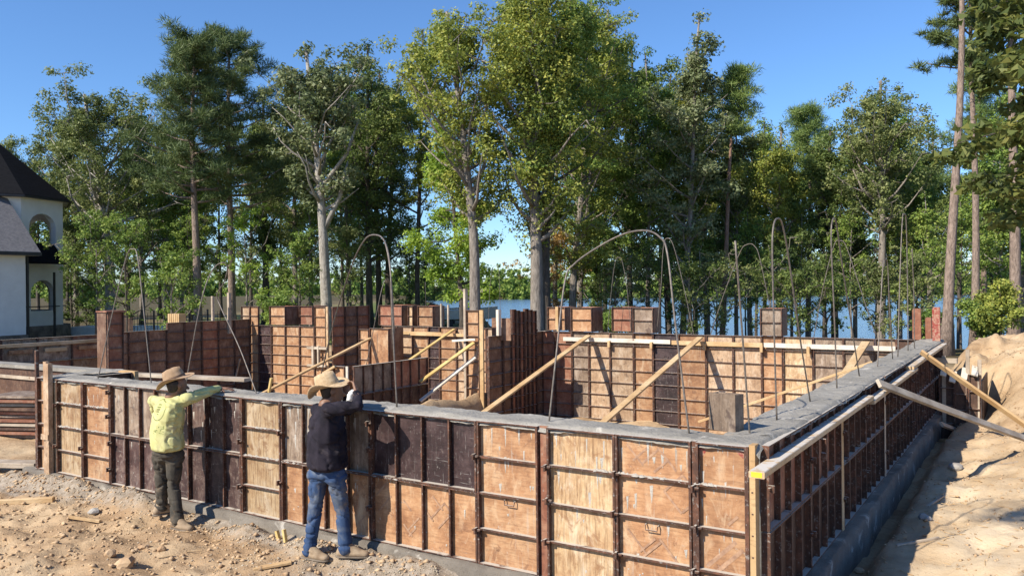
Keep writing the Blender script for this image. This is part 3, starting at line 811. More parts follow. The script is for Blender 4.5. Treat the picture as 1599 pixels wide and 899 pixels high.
board('brace', 'yellow middle one of three slanted braces in the middle bay', p7, q7, .04, .10, LUMBER_Y, 'brace', up=(1, 0, 0))
p8 = on(742, 558, 1, 9.76); q8 = on(656, 626, 1, 8.6)
board('brace', 'whitish lowest of three slanted braces in the middle bay', p8, q8, .04, .10, LUMBER_W, 'brace', up=(1, 0, 0))
board('cross_board', 'small level board nailed above the yellow brace', on(706, 532, 1, 9.74), on(742, 530, 1, 9.74), .03, .05, LUMBER_W)
board('stake', 'short wooden stake at the foot of the long middle brace', on(420, 612, 1, 5.4), on(424, 590, 1, 5.4), .05, .05, LUMBER_Y, 'stake', up=(1, 0, 0))
board('prop', 'thin grey pole propped beside the bright far left wall', on(364, 606, 1, 11.3), on(375, 560, 1, 11.3), .05, .05, LUMBER_G, 'prop', up=(1, 0, 0))
# right side braces
r1 = on(1372, 598, 0, .17); r2 = on(1620, 691, 2, .12)
board('brace', 'lower grey timber brace sloping from the right wall to the sand', r1, r2, .04, .10, LUMBER_G, 'brace', up=(-.6, -.2, .8))
r3 = on(1438, 549, 0, .17); r4 = on(1620, 677, 2, .2)
board('brace', 'upper pale timber brace at the far end of the right wall', r3, r4, .04, .09, LUMBER, 'brace', up=(-.6, -.2, .8))
board('brace', 'grey board lying low behind the two right-hand braces', on(1470, 662, 0, .33), on(1522, 684, 0, .62), .04, .09, LUMBER_G, 'board', up=(-.6, -.2, .8))
# walers
board('waler', 'splashed plank along the outside of the right wall starting at the yellow-marked end', (.145, -.36, 1.10), (.15, 3.75, 1.12), .105, .045, LUMBER_S, 'plank')
board('waler', 'second concrete-splashed plank along the outside of the right wall', (.165, 3.7, 1.075), (.165, 7.4, 1.10), .10, .045, LUMBER_S, 'plank')
board('waler', 'farthest splashed plank along the outside of the right wall', (.155, 7.0, 1.15), (.155, 11.85, 1.17), .105, .045, LUMBER_S, 'plank')
mk = obj('paint_mark', MB().box(.11, .18, -.3635, -.3615, 1.085, 1.117), YELLOW); tag(mk, 'yellow paint mark on the end of the near plank', 'paint mark')
for i, y in enumerate((1.25, 5.1, 9.0)):
    o = obj('timber_hanger', MB().tube([(.12, 0, .02), (.235, 0, .02), (.235, .01, -.1)], .008, 6).box(.2, .24, -.02, .02, -.15, -.09), STEEL, loc=(0, y, 1.06))
    tag(o, 'rusty wire tie hanging from the %s splashed plank' % ('near', 'middle', 'farthest')[i], 'wire tie')
for i, (xa, xb, z) in enumerate(((880, 1048, 1.03), (1049, 1192, 1.02), (1193, 1400, 1.025))):
    a, b_ = on(xa, 530, 1, 12.31), on(xb, 530, 1, 12.31)
    board('waler', '%s level board along the top of the right bay back wall' % ('left', 'middle', 'right')[i], (a[0], 12.31, z), (b_[0] - .02, 12.31, z), .04, .10, LUMBER_W if i % 2 == 0 else LUMBER, 'plank')
for i, (xa, xb, z) in enumerate(((585, 690, 1.02), (640, 744, 1.0))):
    a, b_ = on(xa, 530, 1, 13.06 - i * .045), on(xb, 530, 1, 13.06 - i * .045)
    board('waler', '%s level board along the top of the middle bay back wall' % ('left', 'right')[i], (a[0], 13.06 - i * .045, z), (b_[0], 13.06 - i * .045, z), .04, .09, LUMBER, 'plank')
for i, x in enumerate((951, 1017, 1100, 1189, 1262)):
    a = on(x, 533, 1, 12.26)
    o = obj('waler_block', MB().box(-.03, .03, -.03, .03, -.13, .02), LUMBER, loc=(a[0], 12.255, 1.0)); tag(o, 'small timber block under the back wall board, %s from left' % ORD[i], 'timber block', 'blocks on the back wall')
# front-left upright
o = obj('upright_board', MB().box(-.085, -.005, -.02, .02, 0, 1.46).box(.0, .075, -.04, .02, 0, 1.44).box(-.09, .08, -.055, -.042, .45, .52), PLY['tan'], loc=(-9.16, -.09, -.02)); tag(o, 'pale double upright board rising above the left end of the front wall', 'upright')
o = obj('form_pin', MB().box(-.02, .02, -.02, .02, 0, 1.62).box(-.04, .04, -.03, .03, 0, .05), STEEL, loc=(-9.56, -.03, -.05)); tag(o, 'thin rusty steel upright at the left end of the front wall', 'post')
# return of the left end, box forms behind it
lr = thing('formwork_wall', 'short form return behind the left end of the front wall', 'formwork', (-9.2, .3, 0), pi / 2)
panel(lr, .02, .02, .75, TOP - .04, 'V', 'umber'); obj('end_board', MB().box(.78, .84, -.1, .3, .3, TOP - .01), LUMBER, lr)
board('plank', 'weathered plank lying level behind the left form return', (-10.6, 1.6, 1.06), (-8.3, 2.4, 1.0), .2, .05, LUMBER_G, 'plank')
# block standing on the corner
blk = obj('plywood_block', MB().box(-.012, .215, -.004, .012, 0, .285).box(-.012, .215, .105, .12, 0, .28).box(.2, .2149, .012, .105, 0, .282).box(-.012, .003, .012, .105, 0, .28).box(.003, .2, .012, .105, .02, .27), PLY['grey'], loc=(-.445, .455, TOP + .005), rot=(0, 0, -.22))
tag(blk, 'stained wooden block standing on the wet concrete near the corner', 'block')
# debris inside the right bay, against the front wall
for i, (x, y, dx, dy, z, L) in enumerate(((-3.3, 3.6, 1, .25, .28, 1.0), (-2.9, 3.3, .9, .5, .30, .9), (-2.5, 3.3, .6, .8, .28, .8), (-2.0, 3.0, 1, .1, .33, 1.2), (-1.6, 3.3, .8, .6, .3, .9), (-1.1, 2.8, 1, .35, .3, .7))):
    d = Vector((dx, dy, .12)).normalized() * L
    board('scrap_board', 'scrap lumber piece heaped behind the front wall, %s from left' % ORD[i], (x, y, z + .06 * (i % 3)), Vector((x, y, z + .06 * (i % 3))) + d, .14, .03, LUMBER, 'scrap board', group='scrap lumber in the right bay')
sp_ = MB()
X, Y = np.meshgrid(np.linspace(-4.6, -.4, 60), np.linspace(2.2, 5.2, 44))
Z = -1 + 1.25 * np.exp(-(((X + 2.3) / 1.9) ** 2 + ((Y - 3.7) / .95) ** 2)) + .06 * fbm(X * 3, Y * 3, o=4, s=81)
tag(obj('dirt_heap', grid_mesh('dirt_heap', X, Y, Z), bpy.data.materials['ground_sand']), 'heap of dirt inside the right bay under the scrap lumber', 'dirt heap', kind='structure')
# stack of form panels on the left and boards by it
for i in range(11):
    b_ = MB().box(0, 1.9, 0, .62, 0, .05).box(.05, 1.85, -.012, -.002, .012, .04)
    o = obj('stacked_form', b_, [PLY['grey'], PLY['red'], PLY['umber'], LUMBER_G, PLY['red']][i % 5], loc=(-13.2 + random.uniform(-.08, .08), 1.0 + random.uniform(-.04, .04), -.1 + .066 * i), rot=(0, 0, .42 + random.uniform(-.04, .04)))
    tag(o, 'weathered form panel in the stack at the left edge, %s from the bottom' % ORD[i], 'form panel', 'stacked form panels at the left edge')
board('ground_board', 'grey board lying on the ground left of the front wall', (-11.4, -.55, -.02), (-9.75, .1, 0), .24, .07, LUMBER_G)
board('lean_board', 'short board leaning on the left end of the front wall', (-9.75, .35, -.1), (-9.68, .55, .36), .05, .09, LUMBER_G)
sl_ = on(172, 580, 1, 3.0)
o = thing('slab_edge', 'long grey slab edge at the left behind the stacked panels', 'slab', sl_, .04)
obj('slab_top', MB().box(-9, 0, 0, .35, -.07, 0), CONC, o)
obj('slab_side', MB().box(-9, -.03, .05, .3, -.75, -.071), PLY['umber'], o)
obj('ledger', MB().beam((-8.9, .02, -.26), (-.3, .02, -.26), .04, .07), LUMBER_G, o)

# ------------------------------------------------------------------ rebar
def spline(P, n=7):
    P = [np.array(p, float) for p in P]
    P = [2 * P[0] - P[1]] + P + [2 * P[-1] - P[-2]]
    out = []
    for i in range(1, len(P) - 2):
        for t in np.linspace(0, 1, n, endpoint=False):
            a, b, c, d = P[i - 1:i + 3]
            out.append(.5 * ((2 * b) + (c - a) * t + (2 * a - 5 * b + 4 * c - d) * t * t + (3 * b - a - 3 * c + d) * t ** 3))
    return out + [P[-2]]
ZB = TOP - .15
def hoop(label, pts, r=.010, lay=None):
    r *= .70
    """pts: photo survey points (x, y, depth axis, value) along the bar, ends set into the concrete"""
    W = [on(*p) for p in pts]
    c = spline(W)
    base = Vector(W[0])
    o = obj('rebar_hoop', MB().tube([Vector(p) - base for p in c], r, 7).mesh('rebar_hoop', True), REBAR, loc=base)
    return tag(o, label, 'rebar', 'rebar bars rising from the walls')
Yf = .14
hoop('grey rebar hoop above the left end of the front wall', [(151, 600, 1, Yf), (180, 470, 1, .25), (198, 400, 1, .3), (207, 389, 1, .32), (215, 402, 1, .3), (226, 500, 1, .2), (237, 606, 1, Yf)])
hoop('kinked rebar hoop just right of the yellow-shirted worker', [(288, 612, 1, Yf), (312, 480, 1, .2), (330, 425, 1, .3), (347, 410, 1, .35), (355, 418, 1, .4), (350, 440, 1, .45), (339, 460, 1, .5), (345, 480, 1, .5), (375, 545, 1, .3), (402, 618, 1, .2)])
hoop('tall rounded rebar hoop above the black-shirted worker', [(500, 590, 1, 2.2), (522, 500, 1, 1.8), (549, 415, 1, 1.2), (570, 374, 1, .8), (588, 367, 1, .6), (601, 378, 1, .4), (609, 415, 1, .2), (613, 500, 1, Yf), (620, 640, 1, Yf)], .0115)
hoop('straight rebar doubled beside the tall hoop behind the black-shirted worker', [(616, 520, 1, .5), (612, 450, 1, .45), (606, 400, 1, .45), (600, 375, 1, .5)], .009)
hoop('thin short rebar hoop rising from the middle partition', [(572, 570, 1, 7.2), (590, 480, 1, 7.2), (598, 445, 1, 7.3), (604, 437, 1, 7.4), (609, 450, 1, 7.6), (613, 555, 1, 8.4)], .011)
hoop('large wide rebar hoop arching over the right bay', [(857, 662, 1, Yf), (868, 560, 1, .2), (882, 440, 1, .5), (897, 412, 1, .6), (935, 385, 1, .75), (975, 365, 1, .8), (1008, 360, 1, .7), (1030, 370, 1, .5), (1042, 395, 1, .3), (1054, 500, 1, .2), (1077, 684, 1, Yf)], .0115)
hoop('rebar hoop standing behind the right shoulder of the wide hoop', [(1025, 525, 1, 12.45), (1032, 450, 1, 12.4), (1036, 385, 1, 12.4), (1043, 372, 1, 12.4), (1052, 385, 1, 12.4), (1066, 440, 1, 12.45), (1085, 530, 1, 12.5)], .012)
hoop('slender rebar hoop on the back wall seen through the wide hoop', [(948, 525, 1, 12.5), (955, 450, 1, 12.5), (961, 408, 1, 12.5), (967, 402, 1, 12.5), (972, 410, 1, 12.5), (979, 450, 1, 12.5), (986, 525, 1, 12.5)], .009)
Xr = -.12
hoop('straight rebar near the corner block on the right wall', [(1172, 695, 0, Xr), (1162, 560, 0, Xr), (1148, 376, 0, Xr)], .0105)
hoop('wide rebar hoop on the back wall behind the corner block bar', [(1107, 530, 1, 12.45), (1130, 460, 1, 12.4), (1155, 395, 1, 12.4), (1166, 382, 1, 12.4), (1178, 384, 1, 12.4), (1188, 410, 1, 12.4), (1212, 530, 1, 12.45)], .012)
hoop('tall narrow rebar hoop nearest the camera on the right wall', [(1213, 656, 0, Xr), (1210, 560, 0, Xr), (1206, 400, 0, Xr), (1208, 352, 0, Xr), (1215, 341, 0, Xr), (1222, 352, 0, Xr), (1231, 400, 0, Xr), (1248, 520, 0, Xr), (1266, 632, 0, Xr)], .0105)
hoop('second tall rebar hoop along the right wall', [(1307, 610, 0, Xr), (1303, 500, 0, Xr), (1298, 380, 0, Xr), (1300, 344, 0, Xr), (1306, 350, 0, Xr), (1316, 420, 0, Xr), (1343, 594, 0, Xr)], .011)
hoop('broad rebar hoop behind the second tall one over the back wall', [(1270, 530, 1, 12.45), (1285, 450, 1, 12.4), (1302, 384, 1, 12.4), (1311, 376, 1, 12.4), (1321, 384, 1, 12.4), (1340, 440, 1, 12.4), (1370, 532, 1, 12.45)], .012)
hoop('short narrow rebar hoop midway along the right wall', [(1370, 577, 0, Xr), (1375, 480, 0, Xr), (1379, 412, 0, Xr), (1382, 405, 0, Xr), (1386, 414, 0, Xr), (1389, 480, 0, Xr), (1394, 562, 0, Xr)], .011)
hoop('very tall narrow rebar hoop near the far end of the right wall', [(1402, 558, 0, Xr), (1405, 440, 0, Xr), (1409, 345, 0, Xr), (1412, 335, 0, Xr), (1415, 347, 0, Xr), (1417, 440, 0, Xr), (1418, 551, 0, Xr)], .012)
hoop('last rebar bar at the far end of the right wall', [(1428, 546, 0, Xr), (1427, 460, 0, Xr), (1424, 388, 0, Xr)], .012)
hoop('far thin rebar hoop above the middle bay against the lake', [(762, 512, 1, 12.9), (765, 450, 1, 12.9), (769, 420, 1, 12.9), (774, 416, 1, 12.9), (779, 424, 1, 12.9), (782, 512, 1, 12.9)], .008)
hoop('thin straight rebar standing in the middle bay', [(589, 560, 1, 8.0), (589, 545, 1, 8.0), (589, 520, 1, 8)], .008)
hoop('thin rebar standing left of the lawn behind the middle bay', [(666, 515, 1, 13.3), (665, 480, 1, 13.3), (664, 440, 1, 13.3)], .008)
for i, (x, yt) in enumerate(((689, 474), (700, 476))):
    a = on(x, yt, 1, 13.4)
    board('form_stake', '%s of two slim wooden stakes in front of the bright sweetgum' % ('left', 'right')[i], (a[0], 13.4, .6), (a[0], 13.4, a[2]), .06, .05, LUMBER_G, 'stake', up=(1, 0, 0))

# ------------------------------------------------------------------ people
def blob(bm, ells):
    """convex hull round ellipsoids (centre, radii or radius, heading)"""
    pts = []
    for e in ells:
        c, r = Vector(e[0]), e[1]; a = e[2] if len(e) > 2 else 0.0
        if not hasattr(r, '__len__'): r = (r, r, r)
        R = Matrix.Rotation(a, 3, 'Z')
        for i in range(1, 8):
            th = pi * i / 8
            for k in range(12):
                ph = 2 * pi * k / 12
                pts.append(c + R @ Vector((r[0] * sin(th) * cos(ph), r[1] * sin(th) * sin(ph), r[2] * cos(th))))
        pts += [c + Vector((0, 0, r[2])), c - Vector((0, 0, r[2]))]
    vs = [bm.verts.new(p) for p in pts]
    res = bmesh.ops.convex_hull(bm, input=vs)
    bmesh.ops.delete(bm, geom=[g for g in res['geom_interior'] if isinstance(g, bmesh.types.BMVert)], context='VERTS')
def limb(bm, pts):
    for a, b in zip(pts[:-1], pts[1:]): blob(bm, [a, b])
def remeshed(name, bm, voxel, smooth=2, wrinkle=0.0, wscale=(9, 9, 22), seed=0, cut=None):
    m = bpy.data.meshes.new(name + '_raw'); bm.to_mesh(m); bm.free()
    o = bpy.data.objects.new(name + '_raw', m); COL.objects.link(o)
    md = o.modifiers.new('r', 'REMESH'); md.mode = 'VOXEL'; md.voxel_size = voxel
    ms = o.modifiers.new('s', 'SMOOTH'); ms.iterations = smooth; ms.factor = .6
    dg = bpy.context.evaluated_depsgraph_get()
    me = bpy.data.meshes.new_from_object(o.evaluated_get(dg))
    bpy.data.objects.remove(o); bpy.data.meshes.remove(m)
    me.name = name
    n = len(me.vertices)
    if wrinkle:
        co = np.empty(n * 3); me.vertices.foreach_get('co', co); co = co.reshape(-1, 3)
        no = np.empty(n * 3); me.vertices.foreach_get('normal', no); no = no.reshape(-1, 3)
        w = fbm(co[:, 0] * wscale[0] + co[:, 2] * 5, co[:, 1] * wscale[1], co[:, 2] * wscale[2], o=3, s=seed)
        w = -np.clip(1 - np.abs(w) * 7, 0, 1) + .35 * fbm(co[:, 0] * 3, co[:, 1] * 3, co[:, 2] * 3, o=2, s=seed + 7)
        co = co + no * (w * wrinkle)[:, None]
        me.vertices.foreach_set('co', co.ravel()); me.update()
    me.polygons.foreach_set('use_smooth', np.ones(len(me.polygons), bool))
    return me
def hand(bm, w, d, nrm, curl=.35, side=1, s=1.0):
    """palm with four unequal fingers and a thumb leaving the side of the palm"""
    w, d, nrm = Vector(w), Vector(d).normalized(), Vector(nrm).normalized()
    x = d.cross(nrm).normalized() * side
    k = w + d * .085 * s
    blob(bm, [(w + x * .02 * s, .017 * s), (w - x * .02 * s, .017 * s), (k + x * .034 * s, .0135 * s), (k - x * .034 * s, .0125 * s)])
    for i, L in enumerate((.068, .078, .072, .056)):
        p = k + x * (.034 - .0225 * i) * s; dd = d; r = .0088 * s; q = p; c = 0
        for f in (.45, .32, .27):
            c += curl * (1 if f == .45 else 1.2)
            dd = (d * cos(c) - nrm * sin(c)).normalized()
            n_ = q + dd * L * f * s
            blob(bm, [(q, r), (n_, r * .92)]); q = n_; r *= .92
    t = w + d * .025 * s + x * .03 * s
    t2 = t + (d * .5 + x * .8 - nrm * .25).normalized() * .045 * s; t3 = t2 + (d * .85 + x * .3 - nrm * .35).normalized() * .034 * s
    blob(bm, [(t, .013 * s), (t2, .011 * s)]); blob(bm, [(t2, .011 * s), (t3, .0095 * s)])
def cloth(name, c1, c2, scale=7, dirt=None, rough=.9, ring=None, fade=None):
    m, nt, b, _ = new_mat(name)
    v = coords(nt, rand=False)
    col = ramp(nt, noise(nt, v, scale, 5, .6), [(.35, c1), (.65, c2)])
    if fade: col = mix(nt, col, fade, ramp(nt, noise(nt, v, 4.2, 4, .6), [(.5, (0, 0, 0)), (.62, (.85, .85, .85))]))
    if dirt: col = mix(nt, col, dirt, ramp(nt, noise(nt, v, 5.5, 6, .7, .5), [(.55, (0, 0, 0)), (.68, (.8, .8, .8))]))
    if ring:
        (cx, cz, R), ink = ring
        s = N(nt, 'ShaderNodeSeparateXYZ'); nt.links.new(coords(nt, rand=False), s.inputs[0])
        g = N(nt, 'ShaderNodeNewGeometry'); sn = N(nt, 'ShaderNodeSeparateXYZ'); nt.links.new(g.outputs['Normal'], sn.inputs[0])
        back = math_(nt, 'LESS_THAN', sn.outputs[1], -.2)
        dx = math_(nt, 'SUBTRACT', s.outputs[0], cx); dz = math_(nt, 'SUBTRACT', s.outputs[2], cz)
        dd = math_(nt, 'SQRT', math_(nt, 'ADD', math_(nt, 'MULTIPLY', dx, dx), math_(nt, 'MULTIPLY', dz, dz)))
        rg = math_(nt, 'LESS_THAN', math_(nt, 'ABSOLUTE', math_(nt, 'SUBTRACT', dd, R)), .005)
        bars = math_(nt, 'GREATER_THAN', math_(nt, 'SINE', math_(nt, 'MULTIPLY', dz, 260)), -.1)
        blk_ = math_(nt, 'MULTIPLY', math_(nt, 'LESS_THAN', math_(nt, 'ABSOLUTE', dx), .028), math_(nt, 'LESS_THAN', math_(nt, 'ABSOLUTE', dz), .062))
        blk_ = math_(nt, 'MULTIPLY', blk_, bars)
        dz2 = math_(nt, 'ADD', dz, .2)
        b2 = math_(nt, 'MULTIPLY', math_(nt, 'LESS_THAN', math_(nt, 'ABSOLUTE', math_(nt, 'SUBTRACT', dx, .03)), .07), math_(nt, 'LESS_THAN', math_(nt, 'ABSOLUTE', dz2), .045))
        b2 = math_(nt, 'MULTIPLY', b2, math_(nt, 'GREATER_THAN', noise(nt, coords(nt, (30, 30, 60), rand=False), 1.0, 2), .56))
        mk_ = math_(nt, 'MULTIPLY', back, math_(nt, 'MAXIMUM', rg, math_(nt, 'MAXIMUM', blk_, b2)))
        col = mix(nt, col, ink, math_(nt, 'MULTIPLY', mk_, .75))
    nt.links.new(col, b.inputs['Base Color']); b.inputs['Roughness'].default_value = rough
    b.inputs['Specular IOR Level'].default_value = .15
    bump(nt, b, noise(nt, v, 60, 4, .6), .3, .003)
    return m
SKIN = mat_simple('skin', (.17, .085, .05), (.24, .125, .075), 14, .55, .15, .002)
HAIR = mat_simple('dark_hair', (.012, .009, .008), (.03, .022, .018), 40, .6, .4, .003)
BOOT = mat_simple('dusty_boot_leather', (.20, .135, .08), (.38, .29, .19), 9, .85, .4, .004)
SOLE = mat_simple('boot_sole', (.10, .08, .06), (.2, .16, .12), 12, .9, .3, .003)
def hat(parent, c, head_r, tilt, mat, band, brim=.18, crown_h=.115, curl=.035, heading=0.0):
    n = 40; prof = [(.001, crown_h * .93), (.035, crown_h * .97), (.062, crown_h), (.082, crown_h * .9), (.094, crown_h * .55), (.102, .012), (.106, .0), (.125, -.004), (.15, -.006), (brim - .008, -.005), (brim, .0),
                    (brim, -.005), (brim - .008, -.010), (.15, -.011), (.125, -.009), (.1, -.006), (.09, .02)]
    b = MB(); vs = []; fs = []
    for j, (r, z) in enumerate(prof):
        for k in range(n):
            a = 2 * pi * k / n
            zz = z
            if r > .104: zz += curl * ((r - .104) / (brim - .104)) ** 1.6 * (-cos(2 * a) * 1.0 + .25 * sin(3 * a + 1))
            rr = r * (1 + .14 * cos(2 * a)) if r < .11 else r * (1 + .06 * cos(2 * a))
            if j < 3: zz -= .022 * (1 - abs(sin(a))) * (1 if r > .01 else .6)
            vs.append((rr * cos(a), rr * sin(a), zz))
    for j in range(len(prof) - 1):
        for k in range(n): fs.append((j * n + k, (j + 1) * n + k, (j + 1) * n + (k + 1) % n, j * n + (k + 1) % n))
    fs.append(tuple(range(n)))
    b.add(vs, fs)
    h = obj('hat', b.mesh('hat', True), mat, parent, c, tilt)
    bb = MB()
    vs = []; fs = []
    for j, (r, z) in enumerate(((.1045, .008), (.1035, .03))):
        for k in range(n):
            a = 2 * pi * k / n; rr = r * (1 + .14 * cos(2 * a)); vs.append((rr * cos(a), rr * sin(a), z))
    for k in range(n): fs.append((k, (k + 1) % n, n + (k + 1) % n, n + k))
    obj('hat_band', bb.add(vs, fs), band, h)
    return h
def person(label, base, J, shirt_mat, pants_mat, face, feet, hands, hat_args, K=1.18):
    t = thing('person', label, 'person', base)
    B = Vector(base)
    j = {k: Vector(v) - B for k, v in J.items()}
    f = Vector((cos(face), sin(face), 0)); s = Vector((f.y, -f.x, 0))         # forward and the person's right
    fh = face - pi / 2
    for q in 'rl':                                  # boots stand on the ground below them
        a_ = j['an_' + q]; fx = Vector(feet[q]).normalized() * .06
        a_.z = max(h1(B.x + a_.x + fx.x * k_, B.y + a_.y + fx.y * k_) for k_ in (-.6, 0, 1, 2.4)) - B.z + .078
    # clothes first give the outline; the body is one skin below them
    hd = j['head']
    bm = bmesh.new()
    blob(bm, [(hd + Vector((0, 0, .035)), (.078, .095, .085), fh), (hd + f * .03 - Vector((0, 0, .075)), (.052, .055, .045), fh)])
    blob(bm, [(hd + f * .095 + Vector((0, 0, -.005)), .012), (hd + f * .112 - Vector((0, 0, .03)), .015)])
    blob(bm, [(hd + f * .088 - Vector((0, 0, .062)), (.026, .012, .010), fh)])
    for q in (-1, 1):
        blob(bm, [(hd + s * .082 * q + Vector((0, 0, .008)), (.010, .022, .032), fh)])
        blob(bm, [(hd + f * .082 + s * .032 * q + Vector((0, 0, .012)), (.014, .012, .009), fh)])
    limb(bm, [(hd - Vector((0, 0, .06)) - f * .02, .058), (j['neck'], .064)])
    blob(bm, [(j['neck'] - Vector((0, 0, .05)), (.15, .07, .05), fh), (j['chest'], (.15, .10, .12), fh)])
    blob(bm, [(j['chest'], (.15, .10, .12), fh), (j['pelvis'], (.145, .10, .1), fh)])
    for q, S_ in (('r', 1), ('l', -1)):
        limb(bm, [(j['sh_' + q], .048), (j['el_' + q], .036), (j['wr_' + q], .026)])
        hw, hdirs, hn, cu = hands[q]
        hand(bm, j['wr_' + q], hdirs, hn, cu, S_)
        limb(bm, [(j['hip_' + q], .078), (j['kn_' + q], .052), (j['an_' + q], .036)])
    obj('body', remeshed('body', bm, .0085, 2), SKIN, t)
    bm = bmesh.new()
    blob(bm, [(j['chest'] + Vector((0, 0, .10)), (.2*K, .09*K, .055), fh), (j['chest'], (.2*K, .13*K, .13), fh)])
    blob(bm, [(j['chest'], (.2*K, .13*K, .13), fh), (j['waist'], (.19*K, .14*K, .10), fh)])
    blob(bm, [(j['waist'], (.19*K, .14*K, .10), fh), (j['pelvis'] + Vector((0, 0, .02)), (.19*K, .145*K, .06), fh)])
    blob(bm, [(j['neck'] - Vector((0, 0, .015)), (.075, .075, .03), fh), (j['chest'] + Vector((0, 0, .1)), (.15, .085, .05), fh)])
    for q in 'rl':
        blob(bm, [(j['chest'] + Vector((0, 0, .07)), .075), (j['sh_' + q], .075)])
        limb(bm, [(j['sh_' + q], .076), (j['el_' + q], .054), (j['el_' + q] * .16 + j['wr_' + q] * .84, .041)])
    obj('shirt', remeshed('shirt', bm, .010, 3, .016, (5, 5, 7), 5), shirt_mat, t)
    bm = bmesh.new()
    blob(bm, [(j['pelvis'] + Vector((0, 0, .03)), (.168, .125, .06), fh), (j['pelvis'] - Vector((0, 0, .06)), (.165, .125, .07), fh)])
    for q in 'rl':
        blob(bm, [(j['pelvis'] - Vector((0, 0, .05)), (.13, .115, .08), fh), (j['hip_' + q], (.105, .11, .1), fh)])
        limb(bm, [(j['hip_' + q], .096), (j['kn_' + q], .07), (j['kn_' + q] * .35 + j['an_' + q] * .65, .064), (j['an_' + q] + Vector((0, 0, .0)), .071)])
    obj('trousers', remeshed('trousers', bm, .010, 3, .016, (5, 5, 9), 9), pants_mat, t)
    for q in 'rl':
        a = j['an_' + q]; d = Vector(feet[q]).normalized(); g = a.z - .075
        ah = math.atan2(d.y, d.x) - pi / 2
        bm = bmesh.new()
        fl = Vector((a.x, a.y, 0))
        def P(k, z): return fl + d * k + Vector((0, 0, a.z - .085 + z))
        blob(bm, [(P(-.045, .05), (.042, .045, .042), ah), (P(0, .12), (.05, .055, .03), ah)])
        blob(bm, [(P(-.05, .045), (.042, .04, .036), ah), (P(.10, .045), (.05, .05, .04), ah)])
        blob(bm, [(P(.10, .045), (.05, .05, .04), ah), (P(.18, .035), (.042, .035, .028), ah)])
        blob(bm, [(P(0, .11), (.05, .055, .03), ah), (P(.10, .06), (.045, .045, .03), ah)])
        bt = obj('boot', remeshed('boot', bm, .008, 2), BOOT, t)
        bm = bmesh.new()
        blob(bm, [(P(-.055, .012), (.046, .042, .014), ah), (P(.11, .012), (.054, .05, .014), ah), (P(.185, .012), (.045, .04, .014), ah)])
        obj('sole', remeshed('sole', bm, .008, 1), SOLE, bt)
    # hair at the nape
    bm = bmesh.new()
    blob(bm, [(hd - f * .03 + Vector((0, 0, .03)), (.084, .085, .07), fh), (hd - f * .045 - Vector((0, 0, .04)), (.06, .05, .03), fh)])
    obj('hair', remeshed('hair', bm, .009, 1), HAIR, t)
    hat(t, hd + Vector(hat_args['off']), .1, hat_args['rot'], hat_args['mat'], hat_args['band'], hat_args['brim'], hat_args['h'], hat_args['curl'])
    return t
def P3(x, y, Y): return on(x, y, 1, Y)
HAT1 = mat_simple('brown_felt_hat', (.27, .175, .10), (.39, .27, .17), 16, .9, .4, .003)
HAT2 = mat_simple('straw_hat', (.38, .265, .145), (.53, .40, .245), 34, .8, .6, .004)
BAND = mat_simple('hat_band', (.10, .06, .04), (.16, .1, .06), 20, .8, 0)
b1 = P3(268, 808, -.46); b1 = (b1[0], -.46, h1(b1[0], -.46))
rc = P3(244, 640, -.62)
SH1 = cloth('yellow_green_shirt', (.44, .435, .185), (.52, .505, .25), 6, (.40, .35, .21), ring=((rc[0] - b1[0] + .02, rc[2] - b1[2], .105), (.10, .13, .04)))
PT1 = cloth('grey_work_trousers', (.045, .042, .036), (.085, .075, .06), 8, (.16, .12, .08))
w1 = person('worker in yellow-green shirt and brown hat resting an arm on the front wall', b1, {
    'head': P3(277, 603, -.42), 'neck': P3(267, 620, -.46), 'chest': P3(264, 642, -.47), 'waist': P3(260, 675, -.48), 'pelvis': P3(262, 700, -.48),
    'sh_r': P3(293, 623, -.40), 'el_r': P3(322, 612, -.2), 'wr_r': P3(344, 606, .05), 'sh_l': P3(242, 626, -.50), 'el_l': P3(247, 652, -.28), 'wr_l': P3(275, 636, -.13),
    'hip_r': P3(273, 712, -.45), 'kn_r': P3(271, 757, -.46), 'an_r': P3(277, 799, -.50), 'hip_l': P3(252, 712, -.49), 'kn_l': P3(253, 755, -.47), 'an_l': P3(252, 795, -.47)},
    SH1, PT1, radians(72), {'r': (.95, .1, 0), 'l': (.25, .95, 0)},
    {'r': (0, (.75, .45, -.05), (0, 0, 1), .12), 'l': (0, (.4, .8, .1), (0, 0, 1), .3)},
    {'off': (-.015, -.02, .075), 'rot': (.10, -.36, .5), 'mat': HAT1, 'band': BAND, 'brim': .195, 'h': .125, 'curl': .03})
b2 = P3(512, 860, -.40); b2 = (b2[0], -.40, h1(b2[0], -.40))
SH2 = cloth('black_knit_shirt', (.012, .011, .016), (.026, .022, .031), 8, (.045, .038, .04))
PT2 = cloth('blue_jeans', (.025, .05, .115), (.05, .085, .165), 6, (.17, .15, .13), fade=(.12, .14, .17))
